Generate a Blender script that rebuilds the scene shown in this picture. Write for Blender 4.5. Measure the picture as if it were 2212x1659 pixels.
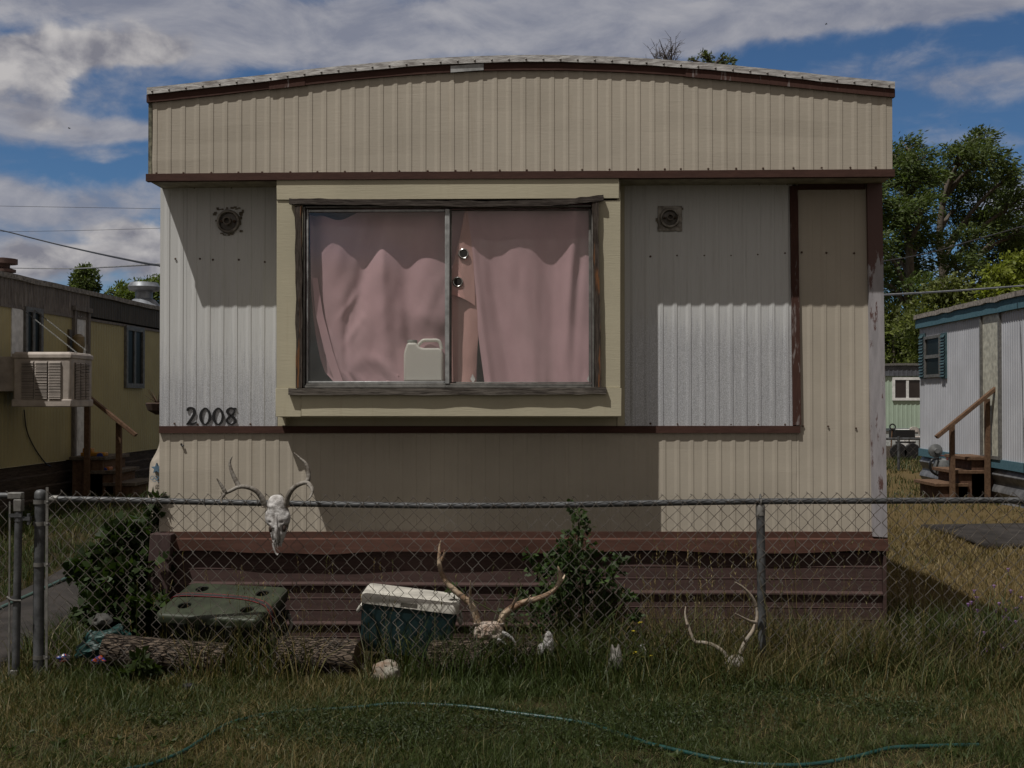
import bpy, math, random
import numpy as np
from mathutils import Vector, Matrix, noise as mnoise

for o in list(bpy.data.objects):
    bpy.data.objects.remove(o)
SC = bpy.context.scene
COL = SC.collection
R = math.radians
random.seed(7)
RNG = np.random.default_rng(11)

# ------------------------------------------------------------------ camera
F = 2489.0            # focal length in pixels of a 2212 px wide frame
PITCH = R(0.70)
CAMZ = 1.55
CP, SP = math.cos(PITCH), math.sin(PITCH)
cam_d = bpy.data.cameras.new("camera")
cam_d.lens = F / 2212 * 36.0
cam_d.sensor_width = 36.0
cam_d.clip_end = 2000
cam = bpy.data.objects.new("camera", cam_d)
COL.objects.link(cam)
cam.location = (0, 0, CAMZ)
cam.rotation_euler = (R(90) + PITCH, 0, 0)
SC.camera = cam

# ------------------------------------------------------------------ exposure
SC.view_settings.view_transform = 'Standard'
SC.view_settings.look = 'None'
SC.view_settings.exposure = 0.0
SC.view_settings.gamma = 1.0
SC.view_settings.use_curve_mapping = False
SC.render.engine = 'CYCLES'
SC.cycles.use_denoising = True
SC.cycles.max_bounces = 8
SC.cycles.transparent_max_bounces = 12

# ------------------------------------------------------------------ sun
SUN_TRAVEL = Vector((0.262, 0.245, -0.706)).normalized()
sd = bpy.data.lights.new("sun", 'SUN')
sd.energy = 4.0
sd.angle = R(0.5)
sd.color = (1.0, 0.962, 0.90)
sun = bpy.data.objects.new("sun", sd)
COL.objects.link(sun)
sun.location = (-6, -6, 18)
sun.rotation_euler = SUN_TRAVEL.to_track_quat('-Z', 'Y').to_euler()
SUN_EL = math.asin(-SUN_TRAVEL.z)
SUN_AZ = math.atan2(-SUN_TRAVEL.x, -SUN_TRAVEL.y)     # clockwise from +Y

# ------------------------------------------------------------------ world
W = bpy.data.worlds.new("World")
SC.world = W
W.use_nodes = True
SKY_STRENGTH = 0.10
def build_world():
    nt = W.node_tree
    N, L = nt.nodes, nt.links
    N.clear()
    out = N.new('ShaderNodeOutputWorld')
    bg = N.new('ShaderNodeBackground')
    bg.inputs['Strength'].default_value = SKY_STRENGTH
    L.new(bg.outputs[0], out.inputs[0])
    sky = N.new('ShaderNodeTexSky')
    sky.sky_type = 'NISHITA'
    sky.sun_disc = False
    sky.sun_elevation = SUN_EL
    sky.sun_rotation = SUN_AZ
    sky.altitude = 1200
    sky.air_density = 1.0
    sky.dust_density = 0.2
    sky.ozone_density = 2.5
    tint = N.new('ShaderNodeMix'); tint.data_type = 'RGBA'; tint.blend_type = 'MULTIPLY'
    tint.inputs[0].default_value = 1.0
    L.new(sky.outputs[0], tint.inputs[6])
    tint.inputs[7].default_value = (0.33, 0.46, 0.57, 1)
    tc = N.new('ShaderNodeTexCoord')
    sep = N.new('ShaderNodeSeparateXYZ')
    L.new(tc.outputs['Generated'], sep.inputs[0])
    def M(op, a, b=None, c=None, clamp=False):
        n = N.new('ShaderNodeMath'); n.operation = op; n.use_clamp = clamp
        for i, v in enumerate((a, b, c)):
            if v is None: continue
            if isinstance(v, (int, float)): n.inputs[i].default_value = v
            else: L.new(v, n.inputs[i])
        return n.outputs[0]
    az = M('ARCTAN2', sep.outputs[0], sep.outputs[1])
    el = M('ARCSINE', sep.outputs[2])
    comb = N.new('ShaderNodeCombineXYZ')
    L.new(az, comb.inputs[0]); L.new(el, comb.inputs[1])
    base = comb.outputs[0]
    def noise(scale, detail, rough, sx, sy, dx=0, dy=0, dist=0.0):
        mp = N.new('ShaderNodeMapping')
        L.new(base, mp.inputs[0])
        mp.inputs['Scale'].default_value = (sx, sy, 1)
        mp.inputs['Location'].default_value = (dx * sx, dy * sy, 0)
        n = N.new('ShaderNodeTexNoise')
        n.inputs['Scale'].default_value = scale
        n.inputs['Detail'].default_value = detail
        n.inputs['Roughness'].default_value = rough
        n.inputs['Distortion'].default_value = dist
        L.new(mp.outputs[0], n.inputs['Vector'])
        return n.outputs['Fac']
    # warp the direction so that cloud outlines are ragged
    wn = N.new('ShaderNodeTexNoise'); wn.inputs['Scale'].default_value = 9.0
    wn.inputs['Detail'].default_value = 5
    L.new(base, wn.inputs['Vector'])
    ws = N.new('ShaderNodeVectorMath'); ws.operation = 'MULTIPLY_ADD'
    L.new(wn.outputs['Color'], ws.inputs[0])
    ws.inputs[1].default_value = (0.10, 0.05, 0)
    ws.inputs[2].default_value = (-0.05, -0.025, 0)
    wa = N.new('ShaderNodeVectorMath'); wa.operation = 'ADD'
    L.new(base, wa.inputs[0]); L.new(ws.outputs[0], wa.inputs[1])
    warped = wa.outputs[0]
    def ang(px, py):
        x, y = (px - 1106) / F, -(py - 829.5) / F
        d = Vector((x, CP - y * SP, SP + y * CP)).normalized()
        return math.atan2(d.x, d.y), math.asin(d.z)
    def blobs(lst):
        acc = None
        for px, py, rx, ry, wgt in lst:
            a, e = ang(px, py)
            s = N.new('ShaderNodeVectorMath'); s.operation = 'SUBTRACT'
            L.new(warped, s.inputs[0]); s.inputs[1].default_value = (a, e, 0)
            m = N.new('ShaderNodeVectorMath'); m.operation = 'MULTIPLY'
            L.new(s.outputs[0], m.inputs[0])
            m.inputs[1].default_value = (F / rx, F / ry, 0)
            ln = N.new('ShaderNodeVectorMath'); ln.operation = 'LENGTH'
            L.new(m.outputs[0], ln.inputs[0])
            mr = N.new('ShaderNodeMapRange'); mr.interpolation_type = 'SMOOTHSTEP'
            L.new(ln.outputs['Value'], mr.inputs[0])
            mr.inputs[1].default_value = 0.25; mr.inputs[2].default_value = 1.25
            mr.inputs[3].default_value = wgt; mr.inputs[4].default_value = 0
            acc = mr.outputs[0] if acc is None else M('ADD', acc, mr.outputs[0])
        return acc
    # the high layered cloud
    layer = blobs(CLOUD_LAYER)
    n1 = noise(1.0, 9, 0.60, 9, 21, 0, 0, 0.5)
    n2 = noise(1.0, 8, 0.62, 30, 46, 3, 1, 0.6)
    nn = M('ADD', M('MULTIPLY', n1, 0.70), M('MULTIPLY', n2, 0.30))
    dens = M('ADD', layer, M('MULTIPLY', M('SUBTRACT', nn, 0.5), 2.2))
    mr = N.new('ShaderNodeMapRange'); mr.interpolation_type = 'SMOOTHSTEP'
    L.new(dens, mr.inputs[0]); mr.inputs[1].default_value = 0.12; mr.inputs[2].default_value = 1.05
    mask = mr.outputs[0]
    # sides facing the sun (up) are brighter
    n1b = noise(1.0, 9, 0.60, 9, 21, 0.012, -0.014, 0.5)
    lit = M('ADD', M('MULTIPLY', M('SUBTRACT', n1, n1b), 3.0), 0.42, clamp=True)
    shade = M('ADD', M('MULTIPLY', lit, 0.75), M('MULTIPLY', n2, 0.30), clamp=True)
    cm = N.new('ShaderNodeMix'); cm.data_type = 'RGBA'
    L.new(shade, cm.inputs[0])
    k = 1.0 / SKY_STRENGTH
    cm.inputs[6].default_value = (0.185 * k, 0.20 * k, 0.26 * k, 1)
    cm.inputs[7].default_value = (0.39 * k, 0.385 * k, 0.41 * k, 1)
    mx = N.new('ShaderNodeMix'); mx.data_type = 'RGBA'
    L.new(M('MULTIPLY', mask, 0.93), mx.inputs[0]); L.new(tint.outputs[2], mx.inputs[6]); L.new(cm.outputs[2], mx.inputs[7])
    # heaped cumulus in front of it
    cum = blobs(CUMULUS)
    c1 = noise(1.0, 8, 0.55, 22, 32, 5, 2, 0.3)
    c1b = noise(1.0, 8, 0.55, 22, 32, 5 + 0.010, 2 - 0.016, 0.3)
    cden = M('ADD', cum, M('MULTIPLY', M('SUBTRACT', c1, 0.5), 1.5))
    mr2 = N.new('ShaderNodeMapRange'); mr2.interpolation_type = 'SMOOTHSTEP'
    L.new(cden, mr2.inputs[0]); mr2.inputs[1].default_value = 0.26; mr2.inputs[2].default_value = 0.92
    clit = M('ADD', M('MULTIPLY', M('SUBTRACT', c1, c1b), 2.6), 0.46, clamp=True)
    cc = N.new('ShaderNodeMix'); cc.data_type = 'RGBA'
    L.new(clit, cc.inputs[0])
    cc.inputs[6].default_value = (0.20 * k, 0.20 * k, 0.235 * k, 1)
    cc.inputs[7].default_value = (0.50 * k, 0.48 * k, 0.475 * k, 1)
    mx2 = N.new('ShaderNodeMix'); mx2.data_type = 'RGBA'
    L.new(M('MULTIPLY', mr2.outputs[0], 0.97), mx2.inputs[0]); L.new(mx.outputs[2], mx2.inputs[6]); L.new(cc.outputs[2], mx2.inputs[7])
    # unseen warm cloud added overhead and behind the viewer, to lift and neutralise shade
    def S(v, a, b):
        n = N.new('ShaderNodeMapRange'); n.interpolation_type = 'SMOOTHSTEP'
        L.new(v, n.inputs[0]); n.inputs[1].default_value = a; n.inputs[2].default_value = b
        return n.outputs[0]
    over = M('MAXIMUM', S(el, 0.40, 0.62), S(sep.outputs[1], 0.35, -0.15))
    on = noise(1.0, 6, 0.55, 3, 5, 7, 3, 0.4)
    om = M('MULTIPLY', over, S(on, 0.22, 0.48))
    mx3 = N.new('ShaderNodeMix'); mx3.data_type = 'RGBA'
    L.new(om, mx3.inputs[0]); L.new(mx2.outputs[2], mx3.inputs[6])
    mx3.inputs[7].default_value = (0.305 * k, 0.273 * k, 0.248 * k, 1)
    L.new(mx3.outputs[2], bg.inputs['Color'])
CLOUD_LAYER = [
    (700, 10, 1700, 80, 0.82), (1000, 95, 640, 95, 0.78), (1550, 45, 560, 75, 0.55), (250, 45, 620, 75, 0.6), (560, 120, 330, 60, 0.35), (190, 160, 330, 75, 0.42), (2050, 10, 460, 42, 0.75),
    (100, 265, 330, 45, 0.95), (330, 270, 200, 32, 0.5), (150, 430, 420, 55, 0.9), (250, 330, 160, 18, 0.45),
    (1930, 175, 300, 60, 0.52), (2180, 190, 200, 45, 0.45), (2100, 310, 200, 25, 0.35), (2240, 440, 160, 60, 0.9), (100, 540, 420, 90, 0.7), (1900, 40, 420, 40, 0.35),
    (1250, 40, 320, 110, 0.30), (2400, 660, 600, 120, 0.5), (-700, 300, 700, 400, 0.5), (700, -700, 2000, 500, 0.55), (3000, 200, 600, 500, 0.35),
    (1200, 520, 700, 160, 0.5)]
CUMULUS = [
    (30, 170, 150, 95, 1.0), (150, 95, 120, 48, 0.8), (330, 82, 130, 46, 0.9), (240, 95, 130, 36, 0.6), (15, 105, 70, 36, 0.6),
    (120, 545, 150, 42, 1.15), (255, 490, 90, 30, 0.85), (320, 555, 120, 55, 1.1), (30, 600, 140, 40, 0.6), (150, 268, 130, 24, 0.45),
    (2300, 470, 120, 70, 0.7), (-500, 480, 400, 120, 0.7), (900, 560, 500, 90, 0.7), (1600, 600, 500, 90, 0.6)]
build_world()

# ------------------------------------------------------------------ pixel rays -> real positions
def ray(px, py):
    a, b = (px - 1106) / F, -(py - 829.5) / F
    return Vector((a, CP - b * SP, SP + b * CP))
def P(px, py, Y):
    d = ray(px, py); s = Y / d.y
    return Vector((d.x * s, Y, CAMZ + d.z * s))
def G(px, py, z=0.0):
    d = ray(px, py); s = (z - CAMZ) / d.z
    return Vector((d.x * s, d.y * s, z))
class Frame:
    """a wall standing in the world: local x along it, local -y out of it"""
    def __init__(s, O, rz):
        s.O = Vector((O[0], O[1], 0)); s.rz = rz
        s.U = Vector((math.cos(rz), math.sin(rz), 0)); s.N = Vector((-math.sin(rz), math.cos(rz), 0))
    def H(s, px, py, off=0.0):
        d = ray(px, py)
        k = (s.N.dot(s.O) + off) / s.N.dot(d)
        p = d * k
        return Vector((s.U.dot(p - s.O), off, CAMZ + d.z * k))
    def w(s, x, y, z):
        return s.O + s.U * x + s.N * y + Vector((0, 0, z))
def zm(ox, oy, sc):
    return lambda x, y: ((ox + x / sc) * 0.8848, (oy + y / sc) * 0.8848)
def sstep(a, b, x):
    t = np.clip((np.asarray(x, float) - a) / (b - a), 0, 1)
    return t * t * (3 - 2 * t)
def gz(x, y):
    x = np.asarray(x, float); y = np.asarray(y, float)
    r = 0.2 * sstep(8, 13, y) * sstep(1.5, 3.2, -x)
    r = r + 0.012 * np.sin(x * 2.3 + 1.3 * np.sin(y * 1.7)) * np.cos(y * 2.9 + x) + 0.006 * np.sin(7 * x + 3 * y)
    return r + 0.03 * sstep(6.2, 7.0, y)

# ------------------------------------------------------------------ object helpers
ROOTM = {}
def tag(o, label=None, cat=None, group=None, kind=None):
    if label: o['label'] = label
    if cat: o['category'] = cat
    if group: o['group'] = group
    if kind: o['kind'] = kind
    return o
def thing(name, label, cat, loc=(0, 0, 0), rz=0.0, group=None):
    o = bpy.data.objects.new(name, None)
    COL.objects.link(o)
    o.empty_display_size = 0.1
    o.location = loc; o.rotation_euler = (0, 0, rz)
    ROOTM[o.name] = Matrix.Translation(Vector(loc)) @ Matrix.Rotation(rz, 4, 'Z')
    return tag(o, label, cat, group)
def rootm(o):
    while o.parent: o = o.parent
    return ROOTM.get(o.name, Matrix.Identity(4))
class MB:
    def __init__(s):
        s.v = []; s.f = []
    def add(s, verts, faces):
        b = len(s.v)
        s.v += [Vector(p) for p in verts]
        s.f += [tuple(b + i for i in f) for f in faces]
        return s
    def box(s, x0, x1, y0, y1, z0, z1):
        return s.add([(x0, y0, z0), (x1, y0, z0), (x1, y1, z0), (x0, y1, z0), (x0, y0, z1), (x1, y0, z1), (x1, y1, z1), (x0, y1, z1)],
                     [(0, 3, 2, 1), (4, 5, 6, 7), (0, 1, 5, 4), (1, 2, 6, 5), (2, 3, 7, 6), (3, 0, 4, 7)])
    def hexa(s, p):     # eight corners: bottom ring then top ring
        return s.add(p, [(0, 3, 2, 1), (4, 5, 6, 7), (0, 1, 5, 4), (1, 2, 6, 5), (2, 3, 7, 6), (3, 0, 4, 7)])
    def bar(s, a, b, w, h, up=(0, 0, 1)):   # a rectangular bar from a to b
        a, b = Vector(a), Vector(b)
        d = (b - a).normalized(); up = Vector(up)
        sd = d.cross(up)
        if sd.length < 1e-4: sd = d.cross(Vector((0, 1, 0)))
        sd.normalize(); u = sd.cross(d).normalized()
        o = [(-1, -1), (1, -1), (1, 1), (-1, 1)]
        r0 = [a + sd * (w / 2 * i) + u * (h / 2 * j) for i, j in o]
        r1 = [b + sd * (w / 2 * i) + u * (h / 2 * j) for i, j in o]
        return s.hexa(r0 + r1)
    def tube(s, pts, rad, n=8, cap=True):
        pts = [Vector(p) for p in pts]
        if isinstance(rad, (int, float)): rad = [rad] * len(pts)
        b = len(s.v); m = len(pts); ref = None
        for i, p in enumerate(pts):
            t = (pts[min(i + 1, m - 1)] - pts[max(i - 1, 0)])
            if t.length < 1e-9: t = Vector((0, 0, 1))
            t.normalize()
            if ref is None:
                ref = Vector((0, 0, 1)) if abs(t.z) < 0.9 else Vector((0, 1, 0))
            u = (ref - t * ref.dot(t))
            if u.length < 1e-5: u = Vector((1, 0, 0)) - t * t.x
            u.normalize(); ref = u; w = t.cross(u)
            for k in range(n):
                a = 2 * math.pi * k / n
                s.v.append(p + (u * math.cos(a) + w * math.sin(a)) * rad[i])
        for i in range(m - 1):
            for k in range(n):
                q = (k + 1) % n
                s.f.append((b + i * n + k, b + i * n + q, b + (i + 1) * n + q, b + (i + 1) * n + k))
        if cap:
            s.f.append(tuple(b + k for k in range(n))[::-1])
            s.f.append(tuple(b + (m - 1) * n + k for k in range(n)))
        return s
    def lathe(s, prof, n=20, M=Matrix.Identity(4), cap=True):   # (r, z) about local z
        b = len(s.v)
        for r, z in prof:
            for k in range(n):
                a = 2 * math.pi * k / n
                s.v.append(M @ Vector((r * math.cos(a), r * math.sin(a), z)))
        for i in range(len(prof) - 1):
            for k in range(n):
                q = (k + 1) % n
                s.f.append((b + i * n + k, b + i * n + q, b + (i + 1) * n + q, b + (i + 1) * n + k))
        if cap:
            s.f.append(tuple(b + k for k in range(n))[::-1])
            s.f.append(tuple(b + (len(prof) - 1) * n + k for k in range(n)))
        return s
    def torus(s, c, R0, r, n=24, m=8, M=None):
        M = M or Matrix.Identity(4)
        b = len(s.v)
        for i in range(n):
            a = 2 * math.pi * i / n
            for j in range(m):
                t = 2 * math.pi * j / m
                p = Vector(((R0 + r * math.cos(t)) * math.cos(a), (R0 + r * math.cos(t)) * math.sin(a), r * math.sin(t)))
                s.v.append(M @ p + Vector(c))
        for i in range(n):
            for j in range(m):
                s.f.append((b + i * m + j, b + ((i + 1) % n) * m + j, b + ((i + 1) % n) * m + (j + 1) % m, b + i * m + (j + 1) % m))
        return s
    def grid(s, rows):     # rows of equal length
        b = len(s.v); nr, nc = len(rows), len(rows[0])
        for r in rows: s.v += [Vector(p) for p in r]
        for i in range(nr - 1):
            for j in range(nc - 1):
                s.f.append((b + i * nc + j, b + i * nc + j + 1, b + (i + 1) * nc + j + 1, b + (i + 1) * nc + j))
        return s
    def prism(s, poly, y0, y1):     # polygon in x,z pulled along y
        n = len(poly)
        v = [(x, y0, z) for x, z in poly] + [(x, y1, z) for x, z in poly]
        return s.add(v, [tuple(range(n)), tuple(range(2 * n - 1, n - 1, -1))] + [(i, i + n, (i + 1) % n + n, (i + 1) % n) for i in range(n)])
    def loft(s, secs, cap=True):
        b = len(s.v); n = len(secs[0])
        for r in secs: s.v += [Vector(p) for p in r]
        for i in range(len(secs) - 1):
            for k in range(n):
                q = (k + 1) % n
                s.f.append((b + i * n + k, b + i * n + q, b + (i + 1) * n + q, b + (i + 1) * n + k))
        if cap:
            s.f.append(tuple(b + k for k in range(n))[::-1])
            s.f.append(tuple(b + (len(secs) - 1) * n + k for k in range(n)))
        return s
    def xf(s, M):
        s.v = [M @ p for p in s.v]
        return s
def catmull(pts, n=6):
    pts = [Vector(p) for p in pts]
    q = [2 * pts[0] - pts[1]] + pts + [2 * pts[-1] - pts[-2]]
    out = []
    for i in range(1, len(q) - 2):
        p0, p1, p2, p3 = q[i - 1], q[i], q[i + 1], q[i + 2]
        for k in range(n):
            t = k / n
            out.append(0.5 * ((2 * p1) + (p2 - p0) * t + (2 * p0 - 5 * p1 + 4 * p2 - p3) * t * t + (3 * p1 - p0 - 3 * p2 + p3) * t ** 3))
    out.append(pts[-1])
    return out
def lerp_list(vals, n):
    return list(np.interp(np.linspace(0, len(vals) - 1, n), range(len(vals)), vals))
def part(name, mb, m, parent=None, local=False, smooth=False, bevel=0.0, seg=2, sub=0, kind=None, solid=0.0):
    """one mesh object; world coordinates unless local is set"""
    me = bpy.data.meshes.new(name)
    v = mb.v
    if parent is not None and not local:
        Mi = rootm(parent).inverted(); v = [Mi @ p for p in v]
    me.from_pydata([tuple(p) for p in v], [], mb.f)
    me.update()
    o = bpy.data.objects.new(name, me)
    COL.objects.link(o)
    if parent is not None: o.parent = parent
    me.materials.append(m)
    finish(o, smooth, bevel, seg, sub, solid)
    if kind: o['kind'] = kind
    return o
def finish(o, smooth, bevel=0, seg=2, sub=0, solid=0):
    me = o.data
    import bmesh
    bm = bmesh.new(); bm.from_mesh(me)
    bmesh.ops.recalc_face_normals(bm, faces=bm.faces)
    bm.to_mesh(me); bm.free()
    if solid:
        md = o.modifiers.new("solid", 'SOLIDIFY'); md.thickness = solid
    if bevel:
        md = o.modifiers.new("bevel", 'BEVEL'); md.width = bevel; md.segments = seg; md.limit_method = 'ANGLE'; md.angle_limit = R(40)
    if sub:
        md = o.modifiers.new("sub", 'SUBSURF'); md.levels = sub; md.render_levels = sub
    if smooth or bevel or sub:
        for p in me.polygons: p.use_smooth = True
        if not sub:
            try: me.set_sharp_from_angle(angle=R(45))
            except Exception: pass
def solo(name, mb, m, label, cat, loc, group=None, kind=None, **kw):
    """a thing that is one mesh, its origin at loc"""
    loc = Vector(loc)
    mb.xf(Matrix.Translation(-loc))
    o = part(name, mb, m, None, **kw)
    o.location = loc
    return tag(o, label, cat, group, kind)
def np_mesh(name, V, Fa, m, C=None, smooth=False):
    me = bpy.data.meshes.new(name)
    M_, k = Fa.shape
    me.vertices.add(len(V)); me.vertices.foreach_set('co', np.ascontiguousarray(V, np.float32).ravel())
    me.loops.add(M_ * k); me.loops.foreach_set('vertex_index', np.ascontiguousarray(Fa, np.int32).ravel())
    me.polygons.add(M_); me.polygons.foreach_set('loop_start', np.arange(0, M_ * k, k, dtype=np.int32))
    me.update(calc_edges=True)
    if C is not None:
        ca = me.color_attributes.new('Tone', 'FLOAT_COLOR', 'POINT')
        ca.data.foreach_set('color', np.ascontiguousarray(np.c_[C, np.ones(len(C))], np.float32).ravel())
    if smooth: me.polygons.foreach_set('use_smooth', np.ones(M_, bool))
    me.materials.append(m)
    o = bpy.data.objects.new(name, me)
    COL.objects.link(o)
    return o

# ------------------------------------------------------------------ materials
MATS = {}
class NT:
    def __init__(s, name):
        s.m = bpy.data.materials.new(name); s.m.use_nodes = True
        s.N, s.L = s.m.node_tree.nodes, s.m.node_tree.links
        s.b = s.N['Principled BSDF']; s.out = s.N['Material Output']
        s.tc = s.N.new('ShaderNodeTexCoord').outputs['Object']
    def noise(s, scale, sx=1, sy=1, sz=1, detail=6, rough=0.6, dist=0.0):
        mp = s.N.new('ShaderNodeMapping'); mp.inputs['Scale'].default_value = (sx, sy, sz)
        s.L.new(s.tc, mp.inputs[0])
        n = s.N.new('ShaderNodeTexNoise'); n.inputs['Scale'].default_value = scale
        n.inputs['Detail'].default_value = detail; n.inputs['Roughness'].default_value = rough; n.inputs['Distortion'].default_value = dist
        s.L.new(mp.outputs[0], n.inputs['Vector'])
        return n.outputs['Fac']
    def mr(s, v, a, b, c=0.0, d=1.0):
        n = s.N.new('ShaderNodeMapRange'); n.interpolation_type = 'SMOOTHSTEP'
        s.L.new(v, n.inputs[0])
        for i, x in enumerate((a, b, c, d)): n.inputs[i + 1].default_value = x
        return n.outputs[0]
    def mix(s, f, a, b, mode='MIX'):
        n = s.N.new('ShaderNodeMix'); n.data_type = 'RGBA'; n.blend_type = mode
        for i, v in ((0, f), (6, a), (7, b)):
            if isinstance(v, (int, float)): n.inputs[i].default_value = v
            elif isinstance(v, tuple): n.inputs[i].default_value = (*v[:3], 1)
            else: s.L.new(v, n.inputs[i])
        return n.outputs[2]
    def math(s, op, a, b=None):
        n = s.N.new('ShaderNodeMath'); n.operation = op
        for i, v in ((0, a), (1, b)):
            if v is None: continue
            if isinstance(v, (int, float)): n.inputs[i].default_value = v
            else: s.L.new(v, n.inputs[i])
        return n.outputs[0]
    def axis(s, i):
        n = s.N.new('ShaderNodeSeparateXYZ'); s.L.new(s.tc, n.inputs[0]); return n.outputs[i]
    def bump(s, h, strength=0.3, dist=0.005):
        n = s.N.new('ShaderNodeBump'); n.inputs['Strength'].default_value = strength; n.inputs['Distance'].default_value = dist
        s.L.new(h, n.inputs['Height']); s.L.new(n.outputs[0], s.b.inputs['Normal'])
    def col(s, c):
        if isinstance(c, tuple): s.b.inputs['Base Color'].default_value = (*c, 1)
        else: s.L.new(c, s.b.inputs['Base Color'])
    def set(s, rough=None, metal=None, spec=None):
        if rough is not None:
            if isinstance(rough, (int, float)): s.b.inputs['Roughness'].default_value = rough
            else: s.L.new(rough, s.b.inputs['Roughness'])
        if metal is not None:
            if isinstance(metal, (int, float)): s.b.inputs['Metallic'].default_value = metal
            else: s.L.new(metal, s.b.inputs['Metallic'])
        if spec is not None: s.b.inputs['Specular IOR Level'].default_value = spec
def mat(name, c, rough=0.6, metal=0.0, var=0.25, scale=12, stretch=(1, 1, 1), bump=0.15, bscale=60, spec=0.4, c2=None):
    """paint, plastic, bone, ...: a base colour with blotches of dirt and a fine bump"""
    if name in MATS: return MATS[name]
    t = NT(name)
    n = t.noise(scale, *stretch)
    dark = c2 or tuple(x * (1 - var * 1.5) for x in c)
    lite = tuple(min(1, x * (1 + var * 0.5)) for x in c)
    t.col(t.mix(t.mr(n, 0.3, 0.7), dark, lite))
    t.set(rough, metal, spec)
    if bump: t.bump(t.noise(bscale, *stretch), bump, 0.004)
    MATS[name] = t.m
    return t.m
def m_siding(name, c, dirt=(0.25, 0.2, 0.14)):
    t = NT(name)
    grain = t.noise(26, 0.5, 1, 9, 5, 0.65)
    blotch = t.noise(1.7, 1, 1, 1.0, 6, 0.6)
    streak = t.noise(5, 4, 1, 0.22, 6, 0.7)
    base = t.mix(t.mr(blotch, 0.35, 0.75), tuple(x * 0.90 for x in c), tuple(x * 1.05 for x in c))
    base = t.mix(t.mr(grain, 0.55, 0.75, 0, 0.22), base, tuple(x * 0.72 for x in c))
    base = t.mix(t.mr(streak, 0.55, 0.8, 0, 0.30), base, tuple(x * y * 2.0 for x, y in zip(c, dirt)))
    t.col(base); t.set(0.62, 0, 0.3); t.bump(grain, 0.35, 0.003)
    return t.m
def m_alu(name, z_paint, z_bare, white=(0.49, 0.495, 0.49), bare=(0.44, 0.45, 0.475)):
    """white paint on ribbed aluminium, worn off in streaks towards the bottom"""
    t = NT(name)
    st = t.noise(16, 9, 1, 0.30, 8, 0.75)
    sp = t.noise(260, 1, 1, 0.6, 3, 0.7)
    g = t.mr(t.axis(2), z_bare, z_paint)          # 1 = sound paint
    k = t.math('ADD', t.math('MULTIPLY', st, 0.9), t.math('MULTIPLY', sp, 0.45))
    worn = t.mr(t.math('SUBTRACT', k, t.math('MULTIPLY', g, 0.55)), 0.34, 0.74)
    dirt = t.mr(t.noise(3.0, 3, 1, 0.25, 6, 0.7), 0.5, 0.8, 0, 0.35)
    w = t.mix(dirt, white, tuple(x * y for x, y in zip(white, (0.62, 0.60, 0.55))))
    b = t.mix(t.mr(sp, 0.35, 0.65), tuple(x * 0.62 for x in bare), tuple(x * 1.30 for x in bare))
    vst = t.noise(40, 5, 1, 0.10, 6, 0.7)
    c_ = t.mix(worn, w, b)
    t.col(t.mix(t.mr(vst, 0.52, 0.72, 0, 0.42), c_, t.mix(1.0, c_, (0.45, 0.45, 0.46), 'MULTIPLY')))
    t.set(t.mr(worn, 0, 1, 0.6, 0.42), t.mr(worn, 0, 1, 0.0, 0.38), 0.4)
    t.bump(sp, 0.25, 0.002)
    return t.m
def m_peel(name, over=(0.085, 0.04, 0.034), under=(0.30, 0.285, 0.30)):
    """brown paint scuffed off grey metal in tall patches"""
    t = NT(name)
    a = t.noise(4.2, 5, 3, 0.85, 9, 0.72)
    b = t.noise(60, 1, 1, 0.5, 4, 0.7)
    zt = t.mr(t.axis(2), 2.15, 2.95)
    k = t.math('ADD', t.math('ADD', a, t.math('MULTIPLY', b, 0.22)), t.math('MULTIPLY', zt, 0.55))
    p = t.mr(k, 0.67, 0.73)
    u = t.mix(t.mr(t.noise(9, 4, 3, 0.6), 0.3, 0.7), tuple(x * 0.75 for x in under), under)
    t.col(t.mix(p, u, over)); t.set(0.6); t.bump(p, 0.3, 0.002)
    return t.m
def m_wood(name, c, c2, along=(1, 1, 1), scale=9, bare=None, bump=0.6, lim=(0.62, 0.70)):
    t = NT(name)
    g = t.noise(scale * 3, *along, 8, 0.7, 0.4)
    g2 = t.noise(scale, *along, 5, 0.6)
    c_ = t.mix(t.mr(g, 0.32, 0.68), c, c2)
    if bare: c_ = t.mix(t.mr(g2, *lim), c_, bare)
    t.col(c_); t.set(0.8, 0, 0.2); t.bump(g, bump, 0.006)
    return t.m
def m_leaf(name, trans=0.35, attr=True, c=(0.05, 0.08, 0.02)):
    t = NT(name)
    if attr:
        a = t.N.new('ShaderNodeAttribute'); a.attribute_name = 'Tone'; col = a.outputs['Color']
    else: col = c
    t.col(col); t.set(0.55, 0, 0.25)
    tr = t.N.new('ShaderNodeBsdfTranslucent')
    tc = t.mix(1.0, col, (1.15, 1.25, 0.55), 'MULTIPLY')
    t.L.new(tc, tr.inputs[0])
    ms = t.N.new('ShaderNodeMixShader'); ms.inputs[0].default_value = trans
    t.L.new(t.b.outputs[0], ms.inputs[1]); t.L.new(tr.outputs[0], ms.inputs[2]); t.L.new(ms.outputs[0], t.out.inputs[0])
    return t.m
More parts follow.
